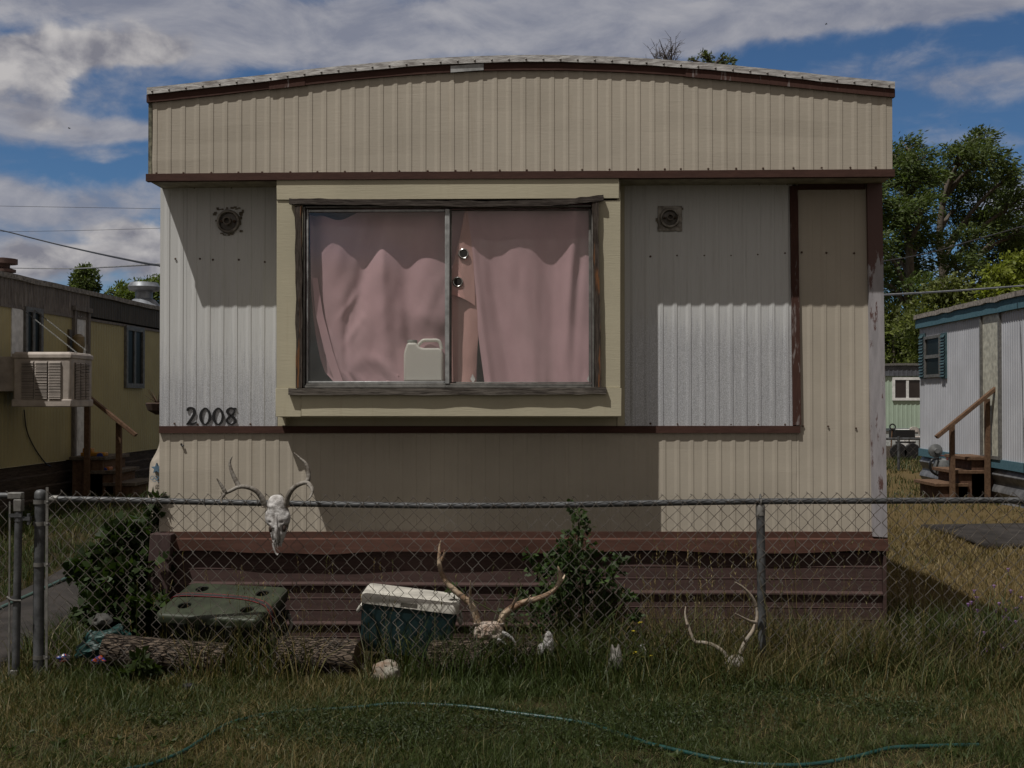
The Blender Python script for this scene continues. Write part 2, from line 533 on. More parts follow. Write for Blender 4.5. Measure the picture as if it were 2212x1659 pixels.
def m_glass(name, rough=0.02, tintc=(0.97, 0.97, 0.965), refl=1.0, dust=1.0):
    t = NT(name)
    tr = t.N.new('ShaderNodeBsdfTransparent'); tr.inputs[0].default_value = (*tintc, 1)
    gl = t.N.new('ShaderNodeBsdfGlossy'); gl.inputs['Roughness'].default_value = rough
    lw = t.N.new('ShaderNodeLayerWeight'); lw.inputs[0].default_value = 0.5
    ms = t.N.new('ShaderNodeMixShader')
    f5 = t.math('ADD', t.math('MULTIPLY', t.math('POWER', lw.outputs['Facing'], 5), 0.96 * refl), 0.04 * refl)
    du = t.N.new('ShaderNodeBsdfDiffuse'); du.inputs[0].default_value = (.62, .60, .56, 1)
    md = t.N.new('ShaderNodeMixShader')          # film of dust and streaks, its pale haze also added to lift curtain shade
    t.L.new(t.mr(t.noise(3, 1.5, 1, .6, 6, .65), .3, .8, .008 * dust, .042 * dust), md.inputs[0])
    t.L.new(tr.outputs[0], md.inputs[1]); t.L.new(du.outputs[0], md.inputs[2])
    t.L.new(f5, ms.inputs[0]); t.L.new(md.outputs[0], ms.inputs[1]); t.L.new(gl.outputs[0], ms.inputs[2])
    t.L.new(ms.outputs[0], t.out.inputs[0])
    return t.m
BROWN = m_wood('brown_trim_paint', (0.044, 0.021, 0.016), (0.062, 0.030, 0.023), (0.6, 1, 3), 7, None, 0.15)
BROWN_WORN = m_wood('worn_brown_paint', (0.046, 0.021, 0.016), (0.064, 0.030, 0.023), (3, 2, 0.6), 10, (0.18, 0.155, 0.15), 0.3, (0.57, 0.66))
BEIGE = m_siding('beige_siding', (0.385, 0.345, 0.285))
CREAM = m_siding('cream_board', (0.41, 0.375, 0.275))
SOFFIT = mat('soffit_paint', (0.34, 0.31, 0.245), 0.7)
ALU = mat('aluminium', (0.33, 0.335, 0.335), 0.48, 0.35, 0.25, 20)
ALU_DULL = mat('dull_aluminium', (0.155, 0.15, 0.14), 0.55, 0.3, 0.25, 20)
GALV = mat('galvanised_steel', (0.085, 0.088, 0.092), 0.55, 0.3, 0.35, 14)
WIRE = mat('fence_wire', (0.135, 0.125, 0.115), 0.5, 0.35, 0.5, 5, c2=(0.050, 0.036, 0.026))
DARKW = m_wood('weathered_casing', (0.016, 0.011, 0.009), (0.070, 0.058, 0.050), (0.5, 2, 6), 6)
DARKV = m_wood('weathered_casing_bare', (0.016, 0.011, 0.008), (0.075, 0.060, 0.050), (6, 2, 0.5), 6, (0.15, 0.065, 0.026), 0.7, (0.56, 0.66))
RUST = mat('rusty_screw', (0.075, 0.045, 0.030), 0.75, 0.2, 0.4, 30)
BLACK = mat('black_paint', (0.012, 0.012, 0.013), 0.4, 0.0, 0.2, 30)
DARK = mat('dark_interior', (0.02, 0.018, 0.016), 0.9)
BONE = mat('bleached_bone', (0.44, 0.43, 0.425), 0.8, 0, 0.35, 26, bump=0.7, bscale=110, c2=(0.20, 0.185, 0.175))
BONE_OLD = mat('weathered_bone', (0.38, 0.33, 0.29), 0.85, 0, 0.4, 22, bump=0.6, bscale=80, c2=(0.20, 0.13, 0.09))
ANTLER_G = mat('grey_antler', (0.20, 0.185, 0.165), 0.7, 0, 0.45, 26, bump=0.5, bscale=120, c2=(0.085, 0.07, 0.055))
ANTLER_B = mat('brown_antler', (0.36, 0.29, 0.21), 0.65, 0, 0.5, 9, bump=0.5, bscale=90, c2=(0.13, 0.06, 0.026))
ANTLER_W = mat('white_antler', (0.17, 0.152, 0.13), 0.75, 0, 0.4, 18, bump=0.5, bscale=90, c2=(0.26, 0.21, 0.16))
OLDWOOD = m_wood('brown_lumber', (0.075, 0.042, 0.025), (0.14, 0.085, 0.052), (1, 1, 1), 8)
GREYWOOD = m_wood('grey_lumber', (0.06, 0.048, 0.038), (0.15, 0.125, 0.10), (1, 1, 1), 8)
LEAF = m_leaf('leaf')
GRASSM = m_leaf('grass_blade', 0.25)
WHITE = mat('white_paint', (0.62, 0.62, 0.61), 0.6, 0, 0.15)
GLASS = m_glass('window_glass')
GLASS_DARK = mat('dark_window_glass', (0.014, 0.018, 0.019), 0.3, 0, 0.2, 3, bump=0, spec=0.06)
# ================================================================== the mobile home
HF = Frame((0, 7.0), -R(1.5))
H = HF.H
home = thing('mobile_home', 'beige ribbed mobile home with curved roof end and boxed out picture window', 'mobile home', HF.O, HF.rz)
OV = -0.245                       # how far the roof box and the bay stand out
def hx(px, py, off=0.0): return H(px, py, off).x
def hz(px, py, off=0.0): return H(px, py, off).z
RIB = 0.0840
def ribs(x0, x1, zb, zt, off, period=RIB, h=0.006, phase=0.0, mb=None, jit=0.0):
    """sheet with a rib every period: a gentle slope on the left, a sharp drop on the right"""
    mb = mb or MB()
    xs = [(x0, 0.0)]
    k = math.floor((x0 - phase) / period) - 1
    while True:
        b = phase + k * period
        if b > x1: break
        for t, hh in ((0.55, 0), (0.74, 1), (0.93, 1), (0.985, 0)):
            x = b + t * period
            if x0 + 0.002 < x < x1 - 0.002: xs.append((x, hh * h))
        k += 1
    xs.append((x1, 0.0))
    fz = lambda f, x: f(x) if callable(f) else f
    rows = []
    nz = 5
    for i in range(nz + 1):
        r = []
        for x, y in xs:
            a, b = fz(zb, x), fz(zt, x)
            d = jit * mnoise.noise(Vector((x * 1.4, i * 0.6, off * 9)))
            r.append((x, off - y + d, a + (b - a) * i / nz))
        rows.append(r)
    return mb.grid(rows)
def curve(pts, off):              # pixel polyline on a plane -> z as a function of local x
    L = [H(px, py, off) for px, py in pts]
    xs, zs = [p.x for p in L], [p.z for p in L]
    co = np.polyfit(xs, zs, 5)
    return lambda x: float(np.polyval(co, x))
top_pts = [(322, 192), (450, 178), (600, 160.5), (750, 145), (900, 132), (1050, 123.5), (1130, 121), (1250, 122.5), (1400, 130), (1550, 142), (1700, 156), (1850, 171), (1929, 180)]
ZT = curve(top_pts, OV)
M1 = 14.5 * 0.00271               # the bright metal drip edge
M2 = 16.5 * 0.00271               # the brown band below it
xl, xr = hx(321, 300, OV), hx(1929, 300, OV)
zfb = curve([(320, 380), (700, 376), (1100, 373), (1500, 370.5), (1930, 368)], OV)
part('fascia_siding', ribs(xl + 0.018, xr - 0.004, zfb, lambda x: ZT(x) - M1 - M2 + 0.01, OV, phase=hx(402, 300, OV), h=0.0030, jit=0.004), BEIGE, home, True)
# bright drip edge, following the curve
def band(x0, x1, zf, hgt, y0, y1, n=60, wob=0.0, seed=0):
    mb = MB(); secs = []
    for i in range(n + 1):
        x = x0 + (x1 - x0) * i / n
        z = zf(x); w = wob * mnoise.noise(Vector((x * 3.0, seed, 0))) + wob * 0.5 * mnoise.noise(Vector((x * 9.0, seed, 4)))
        secs.append([(x, y0, z - hgt + w), (x, y1, z - hgt), (x, y1, z), (x, y0, z + w * 0.5)])
    return mb.loft(secs)
drip = part('roof_edge', band(xl - 0.002, xr + 0.004, ZT, M1, OV - 0.030, OV + 0.05, 70, 0.004, 3),
            mat('worn_silver_flashing', (0.46, 0.455, 0.445), 0.45, 0.35, 0.5, 22, (0.5, 1, 3.5), 0.4, 80, c2=(0.20, 0.185, 0.175)), home, True)
edge_screw_mb = MB().lathe([(0.0065, 0), (0.0065, 0.002), (0.004, 0.004), (0.001, 0.005)], 8, Matrix.Rotation(R(90), 4, 'X'))  # screw heads along the roof edge
edge_screw0 = None
for i in range(44):
    x = xl + 0.03 + (xr - xl - 0.06) * i / 43
    p = Vector((x, OV - 0.030, ZT(x) - M1 * 0.66))
    if edge_screw0 is None:
        edge_screw0 = part('edge_screw', edge_screw_mb, mat('dull_screw', (0.13, 0.12, 0.11), 0.5, 0.5), drip, True, smooth=True); o = edge_screw0
    else:
        o = edge_screw0.copy(); COL.objects.link(o); o.parent = drip
    o.location = p
btrim = part('fascia_trim', band(xl - 0.008, xr + 0.008, lambda x: ZT(x) - M1 - 0.001, M2, OV - 0.017, OV + 0.02, 70, 0.003, 8), BROWN, home, True)
xa, xb = hx(974, 145, OV), hx(1045, 145, OV)
part('bare_metal_patch', band(xa, xb, lambda x: ZT(x) - M1 - 0.003 - 0.006 * (xb - x) / (xb - xa), M2 - 0.006, OV - 0.0205, OV - 0.0175, 8), ALU, btrim, True)
xa, xb = hx(583, 182, OV), hx(660, 170, OV)
part('peeling_patch', band(xa, xb, lambda x: ZT(x) - M1 - 0.002, M2 + 0.003, OV - 0.0205, OV - 0.0175, 8), BROWN_WORN, btrim, True)
xa, xb = hx(1480, 140, OV), hx(1930, 185, OV)
part('peeling_patch', band(xa, xb, lambda x: ZT(x) - M1 - 0.002, M2 + 0.002, OV - 0.0205, OV - 0.0175, 40), BROWN_WORN, btrim, True)
# left edge strip of the roof box, bottom trim, soffit
part('fascia_corner', MB().box(xl, xl + 0.02, OV - 0.006, OV + 0.03, zfb(xl) + 0.0, ZT(xl) - M1 - M2 + 0.002), mat('mossy_corner', (0.18, 0.17, 0.12), 0.8, 0, 0.6, 30, c2=(0.05, 0.05, 0.035)), home, True)
xbl, xbr = hx(317, 385, OV), hx(1931, 380, OV)
zb0 = curve([(317, 392.5), (700, 389), (1100, 387), (1500, 385), (1931, 382.5)], OV)
part('soffit_trim', band(xbl, xbr, lambda x: zb0(x) + 16 * 0.0027, 16 * 0.0027, OV - 0.018, OV + 0.025, 40, 0.0015, 2), BROWN, home, True)
wl_t, wl_b = H(348, 408), H(344.5, 1157)
wr_t, wr_b = H(1905, 397), H(1915, 1160)
def sof(y0, y1, t):
    m = MB(); secs = []
    for i in range(21):
        x = xl + (xr - xl) * i / 20
        secs.append([(x, y0, zb0(x) + 0.004), (x, y1, zb0(x) + 0.004), (x, y1, zb0(x) + 0.02), (x, y0, zb0(x) + 0.02)])
    return m.loft(secs)
part('soffit', sof(OV + 0.026, 0.0, 0), SOFFIT, home, True)
# sides, roof and back of the long body
LEN = 12.0
zg = -0.05
side = MB()
part('side_wall', MB().box(xl + 0.004, xl + 0.03, 0.012, LEN, 0.55, ZT(xl) - 0.05), BEIGE, home, True)
part('side_wall', MB().box(xr - 0.03, xr - 0.004, 0.012, LEN, 0.55, ZT(xr) - 0.05), BEIGE, home, True)
part('fascia_end', MB().box(xl + 0.003, xl + 0.02, OV + 0.031, 0.011, zb0(xl) + 0.02, ZT(xl) - 0.03), BEIGE, home, True)
part('fascia_end', MB().box(xr - 0.02, xr - 0.003, OV + 0.012, 0.011, zb0(xr) + 0.02, ZT(xr) - 0.03), BEIGE, home, True)
part('back_wall', MB().box(xl + 0.031, xr - 0.031, LEN - 0.03, LEN - 0.004, 0.55, ZT(xl) + 0.05), BEIGE, home, True)
roof = MB(); secs = []
for i in range(41):
    x = xl - 0.004 + (xr - xl + 0.008) * i / 40
    z = ZT(x)
    secs.append([(x, OV + 0.051, z - 0.04), (x, LEN + 0.05, z - 0.04), (x, LEN + 0.05, z - 0.001), (x, OV + 0.051, z - 0.001)])
part('roof', roof.loft(secs), mat('roof_coating', (0.42, 0.41, 0.40), 0.6, 0.1), home, True)
part('floor', MB().box(xl + 0.031, xr - 0.031, 0.02, LEN - 0.031, 0.62, 0.66), DARK, home, True)
part('inner_wall', MB().box(xl + 0.031, xr - 0.031, 1.6, 1.64, 0.67, zb0(0) + 0.2), DARK, home, True)
part('ceiling', MB().box(xl + 0.031, xr - 0.031, 0.02, LEN - 0.032, zb0(0) + 0.21, zb0(0) + 0.23), DARK, home, True)
# front wall: aluminium panels either side of the bay, beige siding below and at the right
x1, x2, x3 = hx(345.5, 660), hx(404, 660), hx(600, 660)
zs = hz(600, 921)
ztopw = zb0(0) + 0.018
AL_L = m_alu('worn_white_aluminium', 2.55, 1.35)
part('aluminium_panel', ribs(x1, x2 - 0.002, zs, ztopw, 0.0, phase=x1 - 0.02, h=0.0032), AL_L, home, True)
part('aluminium_panel', ribs(x2, x3, zs, ztopw, -0.003, phase=x1 - 0.02, h=0.0030), AL_L, home, True)
x4, x5 = hx(1333, 660), hx(1712, 660)
part('bay_flashing', MB().box(hx(1333, 660), hx(1349, 660), -0.012, 0.002, zs, ztopw), CREAM, home, True)
part('aluminium_panel', ribs(hx(1349, 660) + 0.001, x5, zs, ztopw, -0.003, phase=hx(1434, 700), h=0.0045), m_alu('bare_ribbed_aluminium', 2.50, 1.75), home, True)
x6 = hx(1888, 800)
z_low = hz(1100, 1160)
part('lower_siding', ribs(x1, x5 + 0.02, z_low - 0.01, zs - 0.002, 0.0, phase=hx(1500, 1000), h=0.0030, jit=0.004), BEIGE, home, True)
part('right_siding', ribs(x5 + 0.021, x6, z_low - 0.01, ztopw, 0.0, phase=hx(1757, 800), h=0.0030, jit=0.003), BEIGE, home, True)
part('wall_under_bay', MB().box(x3 + .002, x4 - .002, -0.002, 0.01, zs - .001, hz(900, 897)), CREAM, home, True)
# brown strips
def strip(a, b, w, off, th=0.014, m=BROWN, name='trim_strip'):
    a, b = H(*a, off), H(*b, off)
    d = (b - a).normalized(); n = Vector((d.z, 0, -d.x)) * w / 2
    q = []
    for y in (off - th, off + 0.004):
        for p in (a - n, b - n, b + n, a + n): q.append((p.x, y, p.z))
    return part(name, MB().hexa(q), m, home, True)
strip((345, 928), (1728, 927.5), 15.5 * 0.0028, -0.004)
strip((1714, 402), (1721, 918), 17 * 0.0028, -0.006, m=BROWN_WORN)
strip((1723.5, 403), (1868, 402), 14 * 0.0028, -0.005)
q = []
for y in (-0.03, 0.0):
    for a in ((1871, 396), (1884, 1158), (1915, 1160), (1903.5, 396)):
        p = H(*a, -0.01); q.append((p.x, y, p.z))
part('corner_post', MB().hexa(q), m_peel('peeling_corner_paint'), home, True)
# screws, rusted, along the edges
scr_mb = MB().lathe([(0.0068, 0), (0.0068, 0.002), (0.0045, 0.004), (0.001, 0.005)], 6, Matrix.Rotation(R(90), 4, 'X'))
scr0 = None
def screw(px, py, off):
    global scr0
    if scr0 is None:
        scr0 = part('screw', scr_mb, RUST, home, True); o = scr0
    else:
        o = scr0.copy(); COL.objects.link(o); o.parent = home
    o.location = H(px, py, off)
for sx in (382, 448, 516, 582, 640, 709, 775, 842, 908, 975, 1044, 1112, 1150, 1220, 1286, 1354, 1421, 1488, 1558, 1623, 1662, 1729, 1797, 1863, 1937, 2006, 2076, 2138):
    screw(sx * .8848, 374 - 12.5 * (sx - 382) / 1756, OV - 0.002)
for px, py in ((379, 559), (432, 559), (460, 561), (516, 561), (572, 566), (1345, 549), (1405, 554), (1462, 552), (1521, 552), (1579, 552), (1637, 550), (1696, 547),
               (1732, 545), (1785, 546), (1845, 547), (377, 915), (427, 917), (541, 916), (1349, 916), (1405, 915), (1463, 916), (1521, 916), (1579, 917), (1638, 917), (1696, 917),
               (1735, 920), (1789, 921), (1849, 925), (420, 405.5), (500, 405), (1400, 399), (1460, 399), (1520, 399), (1580, 399), (1640, 399), (1700, 399)):
    screw(px, py, -0.004)
for i in range(27):
    screw(374 + i * 57, 1150 + i * 0.1 + (i * 37 % 5) * 0.4, -0.004)
# house number 2008
def digit(strokes, px0, px1, py0, py1):
    mb = MB()
    a, b = H(px0, py1, -0.008), H(px1, py0, -0.008)
    W_, H_ = b.x - a.x, b.z - a.z
    for st in strokes:
        closed = st[0] == 'o'
        pts = [Vector(p) for p in (st[1:] if closed else st)]
        if closed: pts = pts + pts[:3]
        c = catmull(pts, 7)
        if closed: c = c[7:-7]
        L, Rr = [], []
        for i, p in enumerate(c):
            t = c[min(i + 1, len(c) - 1)] - c[max(i - 1, 0)]
            tx, tz = t.x * W_, t.y * H_
            l = math.hypot(tx, tz) or 1
            nx, nz = -tz / l, tx / l
            w = p.z * H_ / 2 * .88
            x, z = a.x + p.x * W_, a.z + p.y * H_
            L.append((x + nx * w, z + nz * w)); Rr.append((x - nx * w, z - nz * w))
        rows = [[(x, -0.014, z) for x, z in L], [(x, -0.014, z) for x, z in Rr], [(x, -0.005, z) for x, z in Rr], [(x, -0.005, z) for x, z in L], [(x, -0.014, z) for x, z in L]]
        mb.grid(rows)
    part('house_number', mb, BLACK, home, True)
TWO = [[(0.12, .80, .10), (0.20, .93, .13), (0.45, 0.98, .12), (0.72, .90, .15), (0.80, .72, .17), (0.66, .50, .15), (0.38, .26, .12), (0.10, .03, .10)],
       [(0.04, .03, .05), (0.30, .09, .12), (0.62, .05, .13), (0.90, .14, .07), (0.98, .20, .03)]]
ZERO = [['o', (0.5, .97, .06), (0.18, .78, .13), (0.06, .5, .17), (0.18, .2, .14), (0.5, .03, .09), (0.82, .2, .13), (0.94, .5, .16), (0.82, .78, .13)]]
EIGHT = [['o', (0.5, .97, .10), (0.20, .86, .13), (0.16, .72, .14), (0.42, .56, .12), (0.76, .38, .16), (0.86, .2, .16), (0.5, .03, .08), (0.12, .2, .11), (0.2, .38, .11), (0.52, .55, .09), (0.74, .70, .09), (0.76, .86, .10)],
         [(0.62, .93, .04), (0.82, .94, .10), (0.97, .92, .05)]]
digit(TWO, 402, 425, 880, 918); digit(ZERO, 432, 455, 880, 918); digit(ZERO, 460, 483, 880, 918); digit(EIGHT, 487, 512, 880, 918)
# the small black hook on the lower siding
hk = [H(x, y, -0.012) for x, y in ((391, 958), (393, 963), (397, 962))]
part('hook', MB().tube(hk, 0.006, 6), BLACK, home, True)
# two broken lamp bases
DIRTYRING = mat('dirty_lamp_metal', (0.24, 0.225, 0.20), 0.5, 0.3, 0.5, 25, c2=(0.085, 0.072, 0.058))
def lamp_base(px, py, rad, plate=None):
    c = H(px, py, -0.006); MX = Matrix.Translation(c) @ Matrix.Rotation(R(90), 4, 'X')
    g = MB()
    for i in range(34):          # smears of old caulk round the base
        a = random.uniform(0, 4); s = rad * random.uniform(1.0, 1.25); u = random.uniform(-1, 1) * rad
        x, z = ((u, s), (s, u), (-s, u), (u * 0.6, -s * 0.95))[int(a)]
        w, h = random.uniform(.003, .010), random.uniform(.002, .006) * (2 if int(a) in (1, 2) else 1)
        g.box(c.x + x - w, c.x + x + w, -0.010, -0.004, c.z + z - h, c.z + z + h)
    root = part('porch_light', g, mat('old_caulk', (0.15, 0.13, 0.10), 0.9), home, True)
    if plate:
        a, b = H(plate[0], plate[3], -0.004), H(plate[2], plate[1], -0.004)
        part('back_plate', MB().box(a.x, b.x, -0.014, -0.002, a.z, b.z), DIRTYRING, root, True, bevel=0.003)
        MX = Matrix.Translation(Vector((0, -0.010, 0))) @ MX
    part('ring', MB().lathe([(rad, 0), (rad, .012), (rad * .93, .022), (rad * .80, .022), (rad * .72, .010), (rad * .72, .002)], 32, MX, False), DIRTYRING, root, True, smooth=True)
    part('reflector', MB().lathe([(rad * .73, .003), (rad * .5, .005), (rad * .3, .009), (0.002, .009)], 28, MX), mat('lamp_dish', (0.11, 0.10, 0.09), 0.45, 0.4), root, True, smooth=True)
    part('socket', MB().lathe([(rad * .34, .009), (rad * .34, .05), (rad * .24, .05), (rad * .24, .02), (0.001, .02)], 20, MX), mat('lamp_socket', (0.14, 0.12, 0.10), 0.6, 0.2), root, True, smooth=True)
    for s in (-1, 1):
        part('lamp_screw', MB().lathe([(rad * .12, .006), (rad * .12, .022), (0.001, .024)], 10, Matrix.Translation(Vector((s * rad * .55, 0, 0))) @ MX), RUST, root, True, smooth=True)
lamp_base(494, 479, 0.072); lamp_base(1446, 472, 0.060, (1421, 445, 1473, 500))
# ------------------------------------------------------------------ the boxed out window
bay_mb = MB()
def bq(px0, py0, px1, py1, y0=OV, y1=OV + 0.02):
    a, b = H(px0, py1, OV), H(px1, py0, OV)
    bay_mb.box(a.x, b.x, y0, y1, a.z, b.z)
bq(597, 432.3, 654, 838, OV, OV + 0.019)                 # left board
bq(1284, 432.5, 1340, 838, OV, OV + 0.019)               # right board
bq(596, 838.5, 651, 900, OV - .008, OV + 0.02)
bq(651.4, 838.5, 1342, 899, OV - .012, OV + 0.02)
bq(598, 386, 1337, 432, OV - 0.007, OV + 0.012)
a, b = H(597, 903, OV), H(1340, 390, OV)
bx0, bx1, bz0, bz1 = a.x, b.x, a.z, b.z
bay_mb.box(bx0, bx0 + 0.018, OV + 0.021, -0.004, bz0 + 0.006, bz1 - 0.004)
bay_mb.box(bx1 - 0.018, bx1, OV + 0.021, -0.013, bz0 + 0.006, bz1 - 0.004)
bay_mb.box(bx0 + 0.019, bx1 - 0.019, OV + 0.021, 0.02, bz0 + 0.003, bz0 + 0.02)
bay_mb.box(bx0 + 0.019, bx1 - 0.019, OV + 0.021, 0.02, bz1 - 0.016, bz1 - 0.003)
bay = part('bay_window', bay_mb, CREAM, home, True, bevel=0.0015, seg=1)
part('bay_bracket', MB().box(hx(598, 905, OV + .1), hx(613, 905, OV + .1), -0.10, -0.001, hz(600, 918), bz0 + 0.002), CREAM, bay, True)
def rough_bar(pxs, hgt, y0, y1, wob, vertical=False, seed=0):
    """a weathered board along pixel points (its middle line)"""
    c = catmull([H(x, y, OV) for x, y in pxs], 8)
    secs = []
    for i, p in enumerate(c):
        n1 = wob * mnoise.noise(Vector((i * .35, seed, 1))); n2 = wob * mnoise.noise(Vector((i * .35, seed, 7)))
        h = hgt / 2
        if vertical:
            secs.append([(p.x - h + n1, y0 + n2, p.z), (p.x + h + n2, y0, p.z), (p.x + h + n2, y1, p.z), (p.x - h + n1, y1, p.z)])
        else:
            secs.append([(p.x, y0 + n2, p.z - h + n1), (p.x, y1, p.z - h + n1), (p.x, y1, p.z + h + n2), (p.x, y0, p.z + h + n2)])
    return MB().loft(secs)
part('head_casing', rough_bar([(627, 436.5), (700, 437.5), (800, 439), (950, 441.5), (1080, 442), (1200, 439), (1260, 434), (1303, 428.5)], 12.5 * .0027, OV - 0.034, OV - 0.008, 0.006), DARKW, bay, True)
part('sill_board', rough_bar([(626, 846), (800, 846), (1000, 846), (1200, 845), (1309, 844)], 14.5 * .0027, OV - 0.040, OV - 0.004, 0.005, seed=3), m_wood('weathered_sill', (0.030, 0.024, 0.020), (0.13, 0.115, 0.10), (0.5, 2, 6), 6), bay, True)
part('jamb_casing', rough_bar([(646, 446), (647, 560), (648, 700), (648, 838)], 14 * .0027, OV - 0.030, OV - 0.001, 0.006, True, 5), DARKV, bay, True)
part('jamb_casing', rough_bar([(1286, 437), (1287, 560), (1290, 700), (1292, 837)], 13 * .0027, OV - 0.030, OV - 0.001, 0.006, True, 9), DARKV, bay, True)
# aluminium window
def bar_px(mb, x0, y0, x1, y1, d0, d1):
    a, b = H(x0, y1, OV), H(x1, y0, OV)
    mb.box(a.x, b.x, OV + d0, OV + d1, a.z, b.z)
fr = MB()
bar_px(fr, 655, 447, 659.5, 838, -0.012, 0.06); bar_px(fr, 1278.5, 441, 1283.5, 838, -0.012, 0.06)
bar_px(fr, 660, 443, 1278, 449.5, -0.006, 0.06); bar_px(fr, 660, 833, 1278, 838, -0.022, 0.06); bar_px(fr, 660, 828.5, 1278, 832.5, -0.010, 0.06)
wf = part('window_frame', fr, ALU_DULL, bay, True, bevel=0.002, seg=1)
sa = MB()
bar_px(sa, 662, 452, 666, 828, -0.004, 0.02); bar_px(sa, 961.5, 452, 971.5, 829, -0.016, 0.02); bar_px(sa, 666.3, 452, 961, 458.5, -0.004, 0.02); bar_px(sa, 666.3, 823.5, 961, 828, -0.004, 0.02)
part('window_sash', sa, ALU, bay, True, bevel=0.002, seg=1)
sb = MB()
bar_px(sb, 966, 450, 975, 828, 0.022, 0.045); bar_px(sb, 1272.5, 450, 1277.5, 828, 0.022, 0.045); bar_px(sb, 975.3, 450, 1272, 453.5, 0.022, 0.045); bar_px(sb, 975.3, 825, 1272, 828, 0.022, 0.045)
part('window_sash', sb, ALU_DULL, bay, True, bevel=0.002, seg=1)
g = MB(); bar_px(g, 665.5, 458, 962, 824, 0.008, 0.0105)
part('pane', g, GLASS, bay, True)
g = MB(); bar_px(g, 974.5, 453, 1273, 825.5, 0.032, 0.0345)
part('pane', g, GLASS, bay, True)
lin = MB()
bar_px(lin, 640, 838.5, 1300, 846, 0.061, 0.30)
part('window_ledge', lin, CREAM, bay, True)
# ------------------------------------------------------------------ skirting
SK = m_wood('brown_skirting_metal', (0.044, 0.026, 0.024), (0.062, 0.037, 0.033), (0.5, 1, 3), 5, (0.075, 0.050, 0.045), 0.1, (0.66, 0.80))
BEAM = m_wood('rust_brown_flashing', (0.055, 0.026, 0.019), (0.080, 0.038, 0.028), (0.4, 1, 3), 5, None, 0.1)
def wavy_beam():
    secs = []
    for i in range(91):
        px = 345 + (1918 - 345) * i / 90
        zt, zb = hz(px, 1158, -0.03), hz(px, 1189, -0.03)
        u = (px - 345) / 1573
        dz = 0.011 * math.sin(u * 21) * (0.4 + 0.6 * math.sin(u * 7) ** 2) + 0.012 * mnoise.noise(Vector((u * 12, 0, 0))) - 0.01
        out = 0.012 * mnoise.noise(Vector((u * 9, 5, 0)))
        x = hx(px, 1170, -0.03)
        secs.append([(x, -0.012, zt + .024), (x, -0.012, zt - .014), (x, -0.036 - out * .3, zt - .020), (x, -0.040 + out, zb + dz), (x, -0.036 + out, zb + dz), (x, 0.0, zt - 0.02), (x, 0.0, zt + 0.024)])
    return MB().loft(secs)
part('skirt_flashing', wavy_beam(), BEAM, home, True)
def skirt(px0, px1, ledges, off, top, sag=0.0):
    """horizontal profile: flat faces stepping out to a ledge that catches the sun"""
    x0, x1 = hx(px0, 1280, off), hx(px1, 1280, off)
    prof = []
    zs_ = [hz(1100, top, off)] + [hz(1100, y, off) for y in ledges] + [zg]
    for a, b in zip(zs_[:-1], zs_[1:]):
        h = a - b
        prof += [(off + 0.007, a), (off + 0.006, a - h * 0.33), (off + 0.0035, a - h * .35), (off + 0.006, a - h * 0.38), (off + 0.005, a - h * .62), (off + 0.0025, a - h * .64), (off + 0.005, a - h * .67), (off + 0.003, b + 0.018), (off - 0.011, b + 0.005), (off - 0.011, b - 0.004)]
    rows = []
    for y, z in prof:
        r = []
        for i in range(25):
            x = x0 + (x1 - x0) * i / 24
            r.append((x, y + 0.004 * mnoise.noise(Vector((x * 2, z * 2, 0))), z + sag * math.sin(math.pi * i / 24) + 0.004 * mnoise.noise(Vector((x * 1.5, 3, 0)))))
        rows.append(r)
    part('skirt_panel', MB().grid(rows), SK, home, True)
skirt(372, 1262, (1265, 1351), 0.0, 1170)
skirt(1240, 1906, (1281, 1366), -0.014, 1192, 0.004)
a = H(1906, 1400, 0); part('skirt_end', MB().box(a.x, a.x + 0.018, -0.03, 3.0, zg, hz(1900, 1180)), SK, home, True)
part('skirt_side', MB().box(xl + 0.02, xl + 0.035, 0.02, LEN - 0.05, zg, 0.56), SK, home, True)
q = []
for y in (-0.10, 0.05):
    for p in ((313, 1400), (360, 1400), (375, 1153), (330, 1151)):
        v = H(*p, -0.05); q.append((v.x, y, max(v.z, zg)))
part('skirt_post', MB().hexa(q), m_wood('faded_brown_board', (0.042, 0.026, 0.025), (0.062, 0.040, 0.038), (3, 2, .6), 5), home, True, bevel=0.004)
# ================================================================== curtains and jug behind the glass
def m_cloth(name, c):
    t = NT(name)
    w = t.noise(5, 1, 1, 1, 5, 0.6)
    t.col(t.mix(t.mr(w, .3, .7), tuple(x * .92 for x in c), c)); t.set(0.85, 0, 0.2)
    t.b.inputs['Sheen Weight'].default_value = 0.15
    tr = t.N.new('ShaderNodeBsdfTranslucent'); tr.inputs[0].default_value = (c[0], c[1] * .75, c[2] * .7, 1)
    ms = t.N.new('ShaderNodeMixShader'); ms.inputs[0].default_value = 0.14
    t.L.new(t.b.outputs[0], ms.inputs[1]); t.L.new(tr.outputs[0], ms.inputs[2]); t.L.new(ms.outputs[0], t.out.inputs[0])
    t.bump(t.noise(300, 1, 1, 1, 2), 0.08, 0.001)
    return t.m
PINK = m_cloth('pink_cloth', (0.61, 0.40, 0.435))
PINK_B = m_cloth('faded_pink_cloth', (0.62, 0.37, 0.34))
def cloth(left, right, off, topf, botf, nu=100, nv=110):
    """left/right: pixel edges [(x, y)...] from top to bottom; off(u, v) depth of the fold"""
    rows = []
    ly = lambda pts, v: np.interp(v, [p[0] for p in pts], [p[1] for p in pts])
    for j in range(nv + 1):
        v = j / nv; r = []
        for i in range(nu + 1):
            u = i / nu
            x = ly(left, v) * (1 - u) + ly(right, v) * u
            y = topf(u) * (1 - v) + botf(u) * v
            r.append(H(x, y, off(u, v)))
        rows.append(r)
    return MB().grid(rows)
def g_(x, c, w): return math.exp(-((x - c) / w) ** 2)
